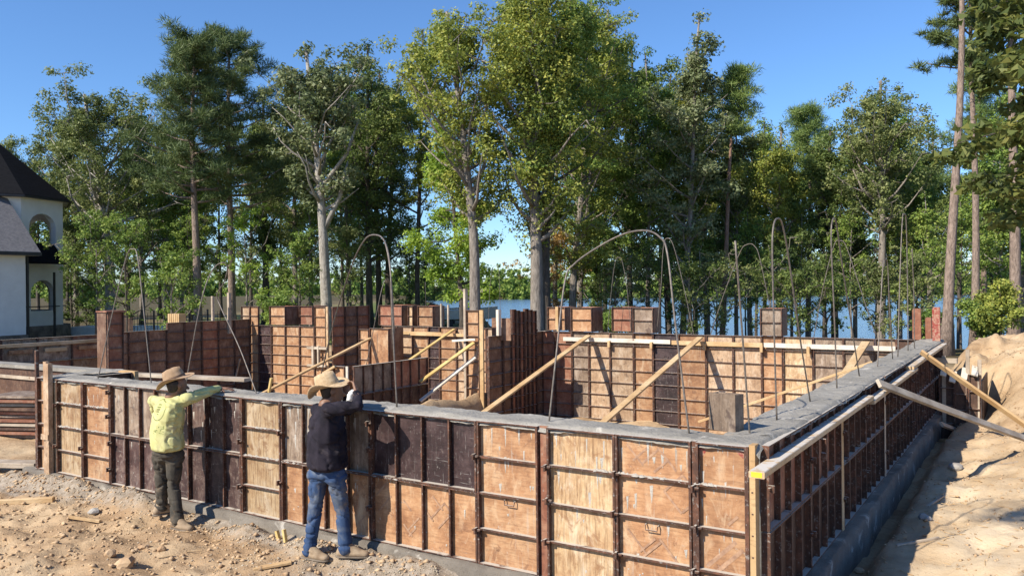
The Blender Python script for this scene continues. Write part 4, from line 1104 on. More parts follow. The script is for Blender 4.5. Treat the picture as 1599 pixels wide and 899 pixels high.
w2 = person('worker in black shirt and jeans with straw hat standing close to the front wall', b2, {
    'head': P3(519, 612, -.30), 'neck': P3(508, 632, -.36), 'chest': P3(511, 660, -.38), 'waist': P3(511, 695, -.39), 'pelvis': P3(512, 728, -.40),
    'sh_r': P3(513, 640, -.56), 'el_r': P3(560, 634, -.45), 'wr_r': P3(556, 612, -.26), 'sh_l': P3(497, 640, -.22), 'el_l': P3(545, 640, -.12), 'wr_l': P3(540, 613, -.16),
    'hip_r': P3(524, 742, -.42), 'kn_r': P3(533, 790, -.36), 'an_r': P3(540, 842, -.36), 'hip_l': P3(497, 742, -.40), 'kn_l': P3(493, 792, -.44), 'an_l': P3(483, 851, -.48)},
    SH2, PT2, radians(48), {'r': (.8, .45, 0), 'l': (.95, .12, 0)},
    {'r': (0, (-.5, .25, .6), (.4, .5, .2), .55), 'l': (0, (-.2, .1, .9), (.5, -.5, .1), .6)},
    {'off': (-.03, -.03, .06), 'rot': (.14, -.30, .25), 'mat': HAT2, 'band': HAT2, 'brim': .195, 'h': .13, 'curl': .05}, K=1.32)
rag = bmesh.new()
c_ = Vector(P3(547, 617, -.28))
blob(rag, [(c_ - c_, (.034, .034, .04)), (Vector((.02, .01, .035)), (.028, .03, .02))]); blob(rag, [(Vector((.0, 0, -.02)), .032), (Vector((-.025, -.01, -.07)), .02)])
tag(obj('rag', remeshed('rag', rag, .008, 2, .012, (14, 14, 14), 3), WHITE, loc=c_), 'white rag held up by the worker in black', 'rag')

# ------------------------------------------------------------------ loose things on the ground
def rock_mesh(seed, r=1.0, sub=2):
    bm = bmesh.new(); bmesh.ops.create_icosphere(bm, subdivisions=sub, radius=r)
    for v in bm.verts:
        n = Vector(v.co).normalized()
        k = float(fbm(np.array([n.x * 1.4 + seed]), np.array([n.y * 1.4]), np.array([n.z * 1.4]), o=3, s=seed)[0])
        v.co = n * r * (1 + .55 * k); v.co.z *= .7
    m = bpy.data.meshes.new('rock'); bm.to_mesh(m); bm.free(); return m
CLOD = mat_simple('clay_clod', (.33, .21, .115), (.55, .40, .245), 7, .95, .6, .008)
GREYROCK = mat_simple('grey_stone', (.24, .22, .20), (.42, .40, .36), 8, .9, .5, .006)
def on_ground(x, y):
    p = on(x, y, 2, -.13)
    for _ in range(4): p = on(x, y, 2, h1(p[0], p[1]))
    return p
for i, (x, y, r, m, lab) in enumerate((
    (195, 884, .085, CLOD, 'large broken clay clod at the bottom edge left of the gravel'), (146, 801, .06, GREYROCK, 'grey lump of concrete beside the short pale stick'),
    (172, 866, .055, CLOD, 'fist sized clod above the large broken clod'), (225, 857, .05, CLOD, 'orange clay clod left of the yellow worker gravel patch'),
    (396, 824, .06, GREYROCK, 'grey concrete lump at the footing between the workers'), (578, 852, .07, GREYROCK, 'grey concrete lump right of the black-shirted worker'),
    (253, 858, .04, CLOD, 'small tan clod beside the wood chips at the lower left'), (420, 886, .04, GREYROCK, 'pale pebble by the flat stick near the bottom edge'),
    (1492, 732, .09, GREYROCK, 'flat grey slab of spilled concrete on the sand at the right'), (1443, 811, .07, GREYROCK, 'grey stone at the shadow edge on the right'), (1342, 893, .05, CLOD, 'tan chunk at the bottom right of the right wall'))):
    p = on_ground(x, y)
    o = obj('rock', rock_mesh(i * 3 + 1, r), m, loc=(p[0], p[1], p[2] + r * .25), rot=(0, 0, i * 1.3)); tag(o, lab, 'rock', 'rocks and clods')
def stick(lab, a, b, w, t, mat):
    p, q = on_ground(*a), on_ground(*b)
    board('stick', lab, (p[0], p[1], p[2] + t * .6), (q[0], q[1], q[2] + t * .6), w, t, mat, 'stick')
stick('long tan board half buried at the left edge', (-12, 789), (84, 784), .07, .06, LUMBER)
stick('short pale stick on the dirt left of the yellow worker', (108, 809), (156, 816), .035, .03, LUMBER)
stick('flat brown board piece near the black-shirted worker', (396, 890), (455, 879), .07, .02, LUMBER)
stick('splintered stick on the sand near the right wall shadow', (1448, 792), (1472, 776), .03, .02, LUMBER_G)
stick('bundle-like long splinter on the sand at the lower right', (1400, 853), (1466, 841), .03, .02, LUMBER_G)
stick('dark root lying across the sand at the right', (1490, 738), (1590, 722), .02, .02, LUMBER_G)
for i, (a, b_) in enumerate((((437, 846), (432, 828)), ((446, 846), (443, 826)))):
    p = on_ground(*a); q = on(b_[0], b_[1], 1, p[1])
    board('stake', '%s of two stub stakes sticking out by the footing' % ('left', 'right')[i], p, q, .035, .03, LUMBER_Y, 'stake', up=(1, 0, 0))
# gravel, clods, twigs nobody could count
def scatter(name, n, gen, smin, smax, mat, label, flat=.65):
    base = np.array([(1, 0, 0), (-.5, .87, 0), (-.5, -.87, 0), (.1, .1, .9), (0, 0, -.8)])
    tri = np.array([(0, 1, 3), (1, 2, 3), (2, 0, 3), (1, 0, 4), (2, 1, 4), (0, 2, 4)])
    X, Y = gen(n); Z = height(X, Y); n = len(X)
    s = smin * (smax / smin) ** (rng.random(n) ** 2.6)
    V = np.repeat(base[None], n, 0) * (1 + rng.uniform(-.35, .35, (n, 5, 3))) * s[:, None, None]
    a = rng.uniform(0, 2 * pi, n); ca_, sa_ = np.cos(a)[:, None], np.sin(a)[:, None]
    V = np.stack([V[..., 0] * ca_ - V[..., 1] * sa_, V[..., 0] * sa_ + V[..., 1] * ca_, V[..., 2] * flat], -1)
    V += np.stack([X, Y, Z + s * .15], -1)[:, None]
    T = (tri[None] + 5 * np.arange(n)[:, None, None]).reshape(-1, 3)
    return tag(obj(name, np_mesh(name, V.reshape(-1, 3), T), mat), label, name.replace('_', ' '), kind='stuff')
def gen_front(n): return -10.5 + 11.5 * rng.random(n), -.2 - 3.6 * rng.random(n) ** 1.3
def gen_spill(n):
    return np.r_[rng.normal(-2.9, 1.2, n // 2), rng.uniform(-9.5, 0, n - n // 2)], np.r_[-.25 - np.abs(rng.normal(0, .6, n // 2)), -.2 - np.abs(rng.normal(0, .18, n - n // 2))]
def gen_right(n): return .35 + 2.8 * rng.random(n), -1 + 15.5 * rng.random(n)
GRAV = mat_simple('gravel_mix', (.28, .23, .17), (.52, .45, .34), 3, .95, .3, .004)
scatter('soil_clods', 16000, gen_front, .004, .042, CLOD, 'loose soil crumbs and clods across the front dirt')
scatter('gravel', 7000, gen_spill, .004, .018, GRAV, 'grey gravel and concrete crumbs along the front footing')
scatter('sand_crumbs', 9000, gen_right, .004, .03, CLOD, 'pale crumbs and chips on the sand at the right')
def twigs(n, gen, mat, label):
    X, Y = gen(n); Z = height(X, Y); b = MB()
    for x, y, z in zip(X, Y, Z):
        a = random.uniform(0, pi); L = random.uniform(.03, .14)
        b.beam((x, y, z + .008), (x + cos(a) * L, y + sin(a) * L, z + .012), random.uniform(.004, .012), .004)
    tag(obj('wood_chips', b, mat), label, 'wood chips', kind='stuff')
twigs(420, gen_right, LUMBER, 'splinters and straw scattered over the sand at the right')
twigs(380, gen_front, LUMBER, 'splinters and twigs scattered over the front dirt')
# ------------------------------------------------------------------ house at the left
STUCCO = mat_simple('white_stucco', (.66, .66, .65), (.74, .74, .73), 1.5, .85, .3, .004)
def mat_shingle(name, c1, c2):
    m, nt, b, _ = new_mat(name)
    v = coords(nt, rand=False)
    br = N(nt, 'ShaderNodeTexBrick', Scale=5.0); br.inputs['Color1'].default_value = (*c1, 1); br.inputs['Color2'].default_value = (*c2, 1); br.inputs['Mortar'].default_value = (*[x * .4 for x in c1], 1)
    br.inputs['Mortar Size'].default_value = .012
    mp = N(nt, 'ShaderNodeMapping'); nt.links.new(v, mp.inputs[0])
    cx = N(nt, 'ShaderNodeCombineXYZ'); s = N(nt, 'ShaderNodeSeparateXYZ'); nt.links.new(mp.outputs[0], s.inputs[0])
    nt.links.new(s.outputs[1], cx.inputs[0]); nt.links.new(s.outputs[2], cx.inputs[1]); nt.links.new(cx.outputs[0], br.inputs['Vector'])
    nt.links.new(mix(nt, br.outputs[0], c2, noise(nt, v, 9, 4)), b.inputs['Base Color']); b.inputs['Roughness'].default_value = .95; b.inputs['Specular IOR Level'].default_value = .08
    bump(nt, b, br.outputs['Fac'], .4, .02)
    return m
ROOF_D = mat_shingle('dark_shingle', (.006, .0065, .008), (.013, .0135, .016))
ROOF_G = mat_shingle('grey_shingle', (.10, .10, .11), (.20, .195, .20))
STONE = mat_simple('house_stone', (.10, .08, .065), (.24, .2, .165), 3.2, .9, .8, .03)
DARK = mat_simple('dark_metal', (.012, .012, .014), (.03, .03, .034), 5, .5, 0)
GLASS, _nt, _b, _ = new_mat('window_glass'); _b.inputs['Base Color'].default_value = (.03, .035, .04, 1); _b.inputs['Roughness'].default_value = .05
TRIM = mat_simple('cream_trim', (.52, .47, .40), (.6, .55, .48), 3, .7, 0)
hc = at(-12, 460, 39.0); hz = .25
house = thing('house', 'white two storey house with round corner porch and dark roof at the left edge', 'house', (hc[0], hc[1], hz), 0)
RT_ = 3.2; EAVE = 6.5
NS = 8; OFF = .846
def facet(a0, a1, r, z0, z1, arch, tpar=.28):
    """one side of the round porch: plain, or with an arched opening (half width, sill, spring, rise)"""
    p0, p1 = Vector((r * cos(a0), r * sin(a0), 0)), Vector((r * cos(a1), r * sin(a1), 0))
    d = (p1 - p0); L = d.length; d.normalize(); n_ = Vector((d.y, -d.x, 0))
    b = MB()
    def Q(u, z, k=0): return p0 + d * u + Vector((0, 0, z)) - n_ * k
    def slab(pts):
        m = len(pts)
        b.add([Q(u, z) for u, z in pts] + [Q(u, z, tpar) for u, z in pts], [tuple(range(m)), tuple(range(2 * m - 1, m - 1, -1))] + [(i, m + i, m + (i + 1) % m, (i + 1) % m) for i in range(m)])
    if not arch: slab([(0, z0), (L, z0), (L, z1), (0, z1)])
    else:
        hw, sill, spring, rise = arch; c = L / 2
        slab([(0, z0), (c - hw, z0), (c - hw, z1), (0, z1)]); slab([(c + hw, z0), (L, z0), (L, z1), (c + hw, z1)])
        if sill > z0: slab([(c - hw, z0), (c + hw, z0), (c + hw, sill), (c - hw, sill)])
        K = 8
        for i in range(K):
            t0, t1 = pi - pi * i / K, pi - pi * (i + 1) / K
            slab([(c + hw * cos(t0), spring + rise * sin(t0)), (c + hw * cos(t1), spring + rise * sin(t1)), (c + hw * cos(t1), z1), (c + hw * cos(t0), z1)])
    return b
for i in range(NS):
    a0, a1 = 2 * pi * i / NS - OFF, 2 * pi * (i + 1) / NS - OFF
    vis = -1.9 < ((a0 + pi) % (2 * pi) - pi) < 1.9
    obj('wall_panel', facet(a0, a1, RT_, 3.3, EAVE, (.78, 4.25, 5.2, .62) if i % 2 == 1 else (.62, 3.6, 5.2, .6)), STUCCO, house)
    obj('wall_panel', facet(a0, a1, RT_ - .03, .55, 3.295, (.7, 1.25, 2.1, .6) if i % 2 == 1 else (.6, .75, 2.1, .55)), STUCCO, house)
obj('stone_base', MB().lathe([(RT_ + .1, -.6), (RT_ + .1, .545), (RT_ - .6, .546)], 28), STONE, house)
obj('porch_floor', MB().lathe([(.01, 3.22), (RT_ - .3, 3.22), (RT_ - .3, 3.42), (.01, 3.42)], 28), TRIM, house)
obj('core_wall', MB().lathe([(1.2, -.3), (1.2, EAVE)], 16), STUCCO, house)
obj('ceiling', MB().lathe([(.01, EAVE - .02), (RT_ - .2, EAVE - .02)], 28), TRIM, house)
rf_ = obj('roof', MB().lathe([(RT_ + .3, EAVE), (RT_ + .32, EAVE + .08), (.02, EAVE + 3.1)], 8), ROOF_D, house); rf_.rotation_euler = (0, 0, -OFF)
obj('soffit', MB().lathe([(RT_ - .25, EAVE + .001), (RT_ + .3, EAVE - .004)], 8), TRIM, rf_)
obj('gutter', MB().lathe([(RT_ + .31, EAVE - .05), (RT_ + .42, EAVE - .03), (RT_ + .42, EAVE + .05), (RT_ + .31, EAVE + .04)], 8), DARK, rf_)
sk = MB(); th = np.linspace(-1.9, .45, 14)
sk.add([(r0 * cos(a), r0 * sin(a), z) for a in th for r0, z in ((RT_ + .7, 3.42), (RT_ + .7, 3.5), (RT_ + .02, 4.4))], [(i * 3 + k, i * 3 + 3 + k, i * 3 + 4 + k, i * 3 + 1 + k) for i in range(13) for k in (0, 1)])
obj('skirt_roof', sk, ROOF_D, house)
# near wing
WX = 5.4
yw = on(40, 450, 0, hc[0] + WX)[1] - hc[1]
obj('wing_wall', MB().box(-6, WX, yw - 9, yw, .3, 3.85), STUCCO, house)
obj('wing_stone', MB().box(-6.05, WX + .08, yw - 9.05, yw + .06, -.6, .3), STONE, house)
ez, rzz = 3.86, 7.95
wr = obj('wing_roof', MB().add([(WX + .4, yw + .45, ez), (WX + .4, yw - 9.5, ez), (1.2, yw - 9.5, rzz), (1.2, yw + .45, rzz), (-3.4, yw + .45, ez), (-3.4, yw - 9.5, ez),
                                (WX + .4, yw + .45, ez - .14), (WX + .4, yw - 9.5, ez - .14), (1.2, yw + .45, rzz - .16), (-3.4, yw + .45, ez - .14)],
                               [(0, 3, 2, 1), (3, 4, 5, 2), (0, 1, 7, 6), (0, 6, 8, 3), (3, 8, 9, 4)]), ROOF_G, house)
obj('gable', MB().add([(WX, yw - .01, 3.852), (1.2, yw - .01, rzz - .3), (-3, yw - .01, 3.852)], [(0, 2, 1)]), STUCCO, house)
obj('gutter', MB().box(WX + .4, WX + .5, yw - 9.5, yw + .45, ez - .16, ez - .02), DARK, wr)
obj('soffit', MB().box(WX, WX + .4, yw - 9, yw + .44, ez - .16, ez - .145), TRIM, wr)
obj('downspout', MB().box(WX - .1, WX - .01, yw + .062, yw + .15, -.3, 3.7), DARK, house)
dsp = on(83, 450, 0, hc[0] + 3.5)[1] - hc[1]
obj('downspout', MB().box(3.56, 3.64, dsp - .04, dsp + .04, -.3, 3.05), DARK, house)
obj('railing', MB().tube([(RT_ * cos(a) * .97, RT_ * sin(a) * .97, 1.45) for a in np.linspace(-.6, 1.6, 12)], .025, 5), DARK, house)
# iron fence, wooden fence and pale drive behind the left forms
fa, fb = at(150, 500, 33), at(352, 500, 36)
fn = thing('iron_fence', 'black iron fence behind the dark left side wall', 'fence', (fa[0], fa[1], .35))
dv = Vector((fb[0] - fa[0], fb[1] - fa[1], 0)); FL = dv.length; dv.normalize(); fn.rotation_euler = (0, 0, math.atan2(dv.y, dv.x))
pk = MB().box(-.009, .009, -.009, .009, -.6, 1.1).mesh('picket')
for i in range(int(FL / .13)): obj('picket', pk, DARK, fn, (i * .13, 0, 0))
pst = MB().box(-.035, .035, -.035, .035, -.6, 1.2).mesh('post')
for i in range(int(FL / 2.2) + 1): obj('post', pst, DARK, fn, (i * 2.2, .03, 0))
for z in (.05, .95): obj('rail', MB().box(0, FL, -.015, .015, z, z + .03), DARK, fn)
pdv = at(140, 505, 41); o = obj('drive_slab', MB().box(-1, 8, -.2, 1.4, -.6, .06), WHITE, loc=(pdv[0], pdv[1], .55), rot=(0, 0, .45)); tag(o, 'pale patch of paving behind the iron fence', 'paving')
wf = thing('wooden_fence', 'short brown board fence behind the red column form', 'fence', (*at(158, 500, 36)[:2], .2), .55)
for i in range(9): obj('plank', MB().box(i * .16, i * .16 + .15, -.01, .01, 0, 1.25 + .03 * (i % 2)), PLY['umber'], wf)
pp = at(262, 495, 31)
pt = thing('pallet', 'small stack of wooden slats behind the dark left side wall', 'pallet', (pp[0], pp[1], .55))
for i in range(6): obj('slat', MB().box(i * .12, i * .12 + .09, 0, .3, 0, .95), LUMBER, pt)
# lawn things by the water
LW = 46.0
def lawn_at(x, d):
    p = at(x, 480, d); return (p[0], p[1], h1(p[0], p[1]))
def boat(label, x, d, L, rz):
    t = thing('boat', label, 'boat', lawn_at(x, d), rz)
    st = np.linspace(0, 1, 9); b = MB(); vs = []; fs = []
    for u in st:
        w = .85 * (1 - max(0, u - .55) ** 2 * 3.4); zk = .35 + .25 * max(0, u - .6) ; X_ = (u - .5) * L
        vs += [(X_, -w, .95 + .2 * u * u), (X_, -w * .8, .45), (X_, 0, zk), (X_, w * .8, .45), (X_, w, .95 + .2 * u * u), (X_, w - .08, .9), (X_, 0, .6), (X_, -w + .08, .9)]
    for i in range(8):
        for k in range(8): fs.append((i * 8 + k, i * 8 + 8 + k, i * 8 + 8 + (k + 1) % 8, i * 8 + (k + 1) % 8))
    fs += [tuple(range(8)), tuple(range(64 + 7, 63, -1))]
    obj('hull', b.add(vs, fs), WHITE, t)
    for q in (-1, .8): obj('cradle', MB().box(q, q + .2, -.6, .6, 0, .5), DARK, t)
    obj('engine', MB().box(-L / 2 - .3, -L / 2, -.15, .15, .5, 1.35), DARK, t)
    return t
boat('white boat on a cradle on the lawn behind the middle bay', 690, 52, 4.2, .4)
boat('white boat just left of the narrow sunlit form end on the lawn', 728, 47, 3.6, .7)
bn = thing('bench_frame', 'white frame bench on the lawn left of the boat', 'bench', lawn_at(642, 50), .6)
for x in (0, 1.5): obj('leg', MB().box(x, x + .08, 0, .08, 0, .85).box(x, x + .08, .5, .58, 0, .85), WHITE, bn)
obj('seat', MB().box(-.05, 1.63, -.02, .6, .85, .92), WHITE, bn)
br_ = lawn_at(651, 51); o = obj('barrel', MB().lathe([(.02, .0), (.28, 0), (.3, .05), (.3, .4), (.29, .45), (.3, .5), (.3, .82), (.27, .88), (.02, .88)], 18).mesh('barrel', True), mat_simple('blue_plastic', (.02, .09, .42), (.03, .12, .5), 3, .4, 0), loc=br_); tag(o, 'blue barrel on the lawn beside the bench', 'barrel')

# ------------------------------------------------------------------ trees
LEAF_GAIN = 2.4
def mat_leaf(name, ca, cb, cc, trans=.35, hue_n=.5):
    m, nt, b, out = new_mat(name)
    ca, cb, cc = [tuple(min(.6, k * LEAF_GAIN) for k in q) for q in (ca, cb, cc)]
    g = N(nt, 'ShaderNodeNewGeometry')
    v = coords(nt, rand=True)
    n = noise(nt, v, .55, 3, .6)
    mixf = math_(nt, 'ADD', math_(nt, 'MULTIPLY', n, .75), math_(nt, 'MULTIPLY', g.outputs['Random Per Island'], .35))
    col = ramp(nt, mixf, [(.35, ca), (.55, cb), (.78, cc)])
    nt.links.new(col, b.inputs['Base Color'])
    b.inputs['Roughness'].default_value = .55; b.inputs['Specular IOR Level'].default_value = .3
    tr = N(nt, 'ShaderNodeBsdfTranslucent')
    nt.links.new(mix(nt, col, (.9, 1.0, .35), .25, 'MULTIPLY'), tr.inputs['Color'])
    ms = N(nt, 'ShaderNodeMixShader'); ms.inputs[0].default_value = trans
    nt.links.new(b.outputs[0], ms.inputs[1]); nt.links.new(tr.outputs[0], ms.inputs[2]); nt.links.new(ms.outputs[0], out.inputs[0])
    return m
LEAF = {
    'oak': mat_leaf('oak_leaves', (.042, .057, .019), (.078, .096, .032), (.14, .148, .055)),
    'green': mat_leaf('green_leaves', (.038, .064, .014), (.078, .118, .024), (.155, .185, .042)),
    'dark': mat_leaf('dark_leaves', (.027, .043, .013), (.054, .078, .02), (.105, .126, .034)),
    'yellow': mat_leaf('yellow_green_leaves', (.055, .078, .018), (.115, .135, .026), (.20, .195, .042)),
    'gum': mat_leaf('sweetgum_leaves', (.06, .10, .016), (.125, .18, .026), (.2, .25, .045), .45),
    'pale': mat_leaf('pale_leaves', (.045, .06, .028), (.08, .098, .045), (.14, .148, .08)),
    'pine': mat_leaf('pine_needles', (.022, .036, .013), (.044, .064, .022), (.085, .103, .037), .2),
    'pine2': mat_leaf('lighter_pine_needles', (.04, .065, .02), (.075, .11, .03), (.13, .16, .05), .25),  # lighter needle tone for some of the pines
    'rust': mat_leaf('autumn_leaves', (.10, .06, .02), (.18, .11, .035), (.26, .16, .06)),
    'maple': mat_leaf('shaded_maple_leaves', (.028, .04, .012), (.055, .07, .02), (.11, .11, .03), .45),  # dark leaf colour carries the shade of the near boughs
}
def mat_bark(name, c1, c2, sc=(6, 6, 1.2)):
    m, nt, b, _ = new_mat(name)
    v = coords(nt, sc)
    n = noise(nt, v, 2.5, 6, .7, .4)
    nt.links.new(ramp(nt, n, [(.35, c1), (.62, c2)]), b.inputs['Base Color'])
    b.inputs['Roughness'].default_value = .95; bump(nt, b, n, 1.0, .06)
    return m
BARK = {'grey': mat_bark('grey_bark', (.12, .10, .085), (.30, .265, .225)), 'white': mat_bark('pale_bark', (.20, .18, .155), (.42, .39, .345), (3, 3, 1.5)),
        'dark': mat_bark('dark_bark', (.045, .037, .03), (.12, .10, .08)), 'pine': mat_bark('pine_bark', (.13, .095, .075), (.33, .25, .2), (7, 7, 2)), 'red': mat_bark('reddish_bark', (.14, .085, .06), (.31, .19, .14), (7, 7, 2))}
def leaf_quads(C, R, per, size, flat=.75, needle=False, droop=0.0, rg=rng):
    """leaf faces spread through clumps: C centres (n,3), R radii (n,)"""
    n = len(C)
    k = np.maximum(6, (per * (R / R.mean()) ** 2)).astype(int)
    idx = np.repeat(np.arange(n), k); m = len(idx)
    d = rg.normal(size=(m, 3)); d /= np.linalg.norm(d, axis=1)[:, None]
    rad = R[idx] * rg.random(m) ** .55
    P = C[idx] + d * rad[:, None] * np.array([1, 1, flat])
    P[:, 2] -= droop * rg.random(m)
    nrm = d * .8 + rg.normal(size=(m, 3)) * .55 + np.array([0, 0, .55])
    nrm /= np.linalg.norm(nrm, axis=1)[:, None]
    if needle:
        a = d + rg.normal(size=(m, 3)) * .5 + np.array([0, 0, .3])
    else:
        a = np.cross(nrm, rg.normal(size=(m, 3)))
    a /= np.linalg.norm(a, axis=1)[:, None] + 1e-9
    b = np.cross(nrm, a); b /= np.linalg.norm(b, axis=1)[:, None] + 1e-9
    s = size * rg.uniform(.6, 1.3, m)[:, None]
    w = .17 if needle else .85
    L = 1.5 if needle else 1.15
    V = np.stack([P - a * s * L * .5 + b * s * w * .25, P + a * s * L * .5 , P - a * s * L * .15 - b * s * w * .6], 1)
    return V.reshape(-1, 3)
def tree(label, x, d, top, cb, hw, kind='broad', leaf='green', bark='grey', r=.22, lean=0.0, coff=0.0, dens=1.0, size=.125, name='tree', group='trees behind the building', fork=None, base_y=None, clump=.50, nl=None, seed=None, twig=1.0, per=74, clear=False, steep=1.0):
    """x, top, cb (crown base), hw (crown half width): measured in the photo at distance d; lean, coff: sideways shift of trunk top and crown"""
    rg = np.random.default_rng(int(x * 7 + d * 13 + top) % 100000 if seed is None else seed)
    p = at(x, 470, d); bx_, by_ = p[0], p[1]; bz = h1(bx_, by_) - .1
    hor = 449.5 - (x - 799.5) * math.tan(ROLL) * -1
    hor = 449.5 + (x - 799.5) * math.tan(ROLL)
    sc = d / F_PX
    ztop = CAM[2] + (hor - top) * sc; zcb = CAM[2] + (hor - cb) * sc; RW = hw * sc
    if clear: zcb -= 45 * sc
    H = ztop - bz; HB_ = max(.3, zcb - bz)
    t = thing(name, label, 'shrub' if name == 'shrub' else 'tree', (bx_, by_, bz), 0, group)
    LE = Vector(RT0) * lean * sc; CO = Vector(RT0) * coff * sc
    def axis_(u):                                   # trunk centre line, u 0..1
        w1_ = .012 * H * sin(u * 5.1 + seed_a); w2_ = .012 * H * sin(u * 4.3 + seed_b)
        return Vector((w1_ * u, w2_ * u, H * u)) + LE * u + CO * max(0, (u - HB_ / H * .7)) / max(.05, 1 - HB_ / H * .7)
    seed_a, seed_b = rg.random() * 6, rg.random() * 6
    tb = MB()
    us = np.linspace(0, .96, 12)
    def rad(u): return r * (1 - .78 * u) * (1 + .55 * max(0, .05 - u) / .05)
    tb.tube([axis_(u) for u in us], [rad(u) for u in us], 8)
    C = []; R = []
    u0 = HB_ / H
    if kind == 'pine':
        nl_ = int((nl or 26) * 1.25)
        for i in range(nl_):
            u = u0 + (1 - u0) * ((i + .5) / nl_) ** .9
            v = (u - u0) / (1 - u0)
            L = RW * (.55 + .6 * rg.random()) * (1 - .72 * v ** 1.5)
            a = i * 2.4 + rg.random() * .9
            s0 = axis_(u)
            pts = [s0 + Vector((cos(a) * L * q, sin(a) * L * q, L * (.10 * q + .28 * q * q) + (v - .4) * L * .3 * q)) for q in (0, .35, .7, 1)]
            tb.tube(pts, [rad(u) * .42 + .012, rad(u) * .3 + .01, .02, .01], 5)
            for q in (.5, .75, 1.0):
                e = s0 + (pts[-1] - s0) * q
                for _ in range(2):
                    C.append(e + Vector(rg.normal(size=3) * np.array([.28, .28, .14])) * max(.6, L * .35)); R.append(clump * rg.uniform(.5, 1.0) * (.55 + .2 * q))
        C.append(axis_(.98)); R.append(clump * .6)
    else:
        nl_ = int(nl or 17)
        for i in range(nl_):
            v = ((i + .35) / nl_)
            u = u0 * .9 + (.95 - u0 * .9) * v
            prof = (.42 + .75 * sin(pi * min(1, v * .82 + .12)) ** .9) * (1.0 if v < .72 else 1.22 - .7 * (v - .4))
            L = RW * prof * rg.uniform(.45, 1.3)
            a = i * 2.399 + rg.random() * .9
            up_ = (rg.uniform(.35, 1.15) + .7 * v) * steep
            s0 = axis_(u * .88)
            pts = [s0]
            dirv = Vector((cos(a), sin(a), up_ * .6))
            seg = L * .34
            for q in range(4):
                dirv = (dirv + Vector(rg.normal(size=3)) * .2 + Vector((0, 0, .16 * steep))).normalized()
                pts.append(pts[-1] + dirv * seg)
            rr = rad(u) * .5
            tb.tube(pts, [rr + .01, rr * .7 + .01, rr * .48 + .01, rr * .3 + .008, .012], 5)
            thin = 0 if rg.random() < .08 else (1 if v > .3 else rg.uniform(.35, 1))
            for q in range(1, 5):
                for _ in range(int(round((1, 2, 3, 4)[q - 1] * thin))):
                    dv_ = Vector(rg.normal(size=3)); dv_.z = dv_.z * .5 + .15; dv_.normalize()
                    e = pts[q] + dv_ * L * rg.uniform(.14, .40)
                    if q > 1 and rg.random() < .7: tb.tube([pts[q], (pts[q] + e) / 2 + Vector((0, 0, -.05)), e], [rr * .22 + .008, .012, .006], 4)
                    C.append(e); R.append(clump * rg.uniform(.45, 1.25))
        for k_ in range(int(H * 1.1)):                       # shoots along the stem
            u = rg.uniform(min(u0, .45) * .6, .9); a = rg.random() * 6.28
            C.append(axis_(u) + Vector((cos(a), sin(a), .2)) * rg.uniform(.25, .7)); R.append(clump * rg.uniform(.35, .7))
        for k_ in range(9):
            C.append(axis_(.80 + .02 * k_) + Vector(rg.normal(size=3)) * RW * .2 * (1 - .07 * k_)); R.append(clump * rg.uniform(.6, 1.1))
    if fork:
        for (du, dxx, hh) in fork:
            s0 = axis_(du); e = s0 + Vector(RT0) * dxx * sc + Vector((0, 0, hh * sc))
            m_ = (s0 + e) / 2 + Vector(RT0) * dxx * sc * .18
            tb.tube([s0, m_, e], [rad(du) * .7, rad(du) * .5, rad(du) * .18], 7)
    C = np.array([tuple(c) for c in C]); R = np.array(R) * (1 if kind != 'pine' else 1)
    keep = C[:, 2] > .25 * HB_
    C, R = C[keep], R[keep]
    V = leaf_quads(C, R, per * dens * (1.5 if kind == 'pine' else 1), size * (1.9 if kind == 'pine' else 1), .72 if kind != 'pine' else .6, kind == 'pine', 0, rg)
    Q = np.arange(len(V)).reshape(-1, 3)
    obj('trunk', tb.mesh('trunk', True), BARK[bark], t)
    obj('crown', np_mesh('crown', V, Q), LEAF[leaf], t)
    return t
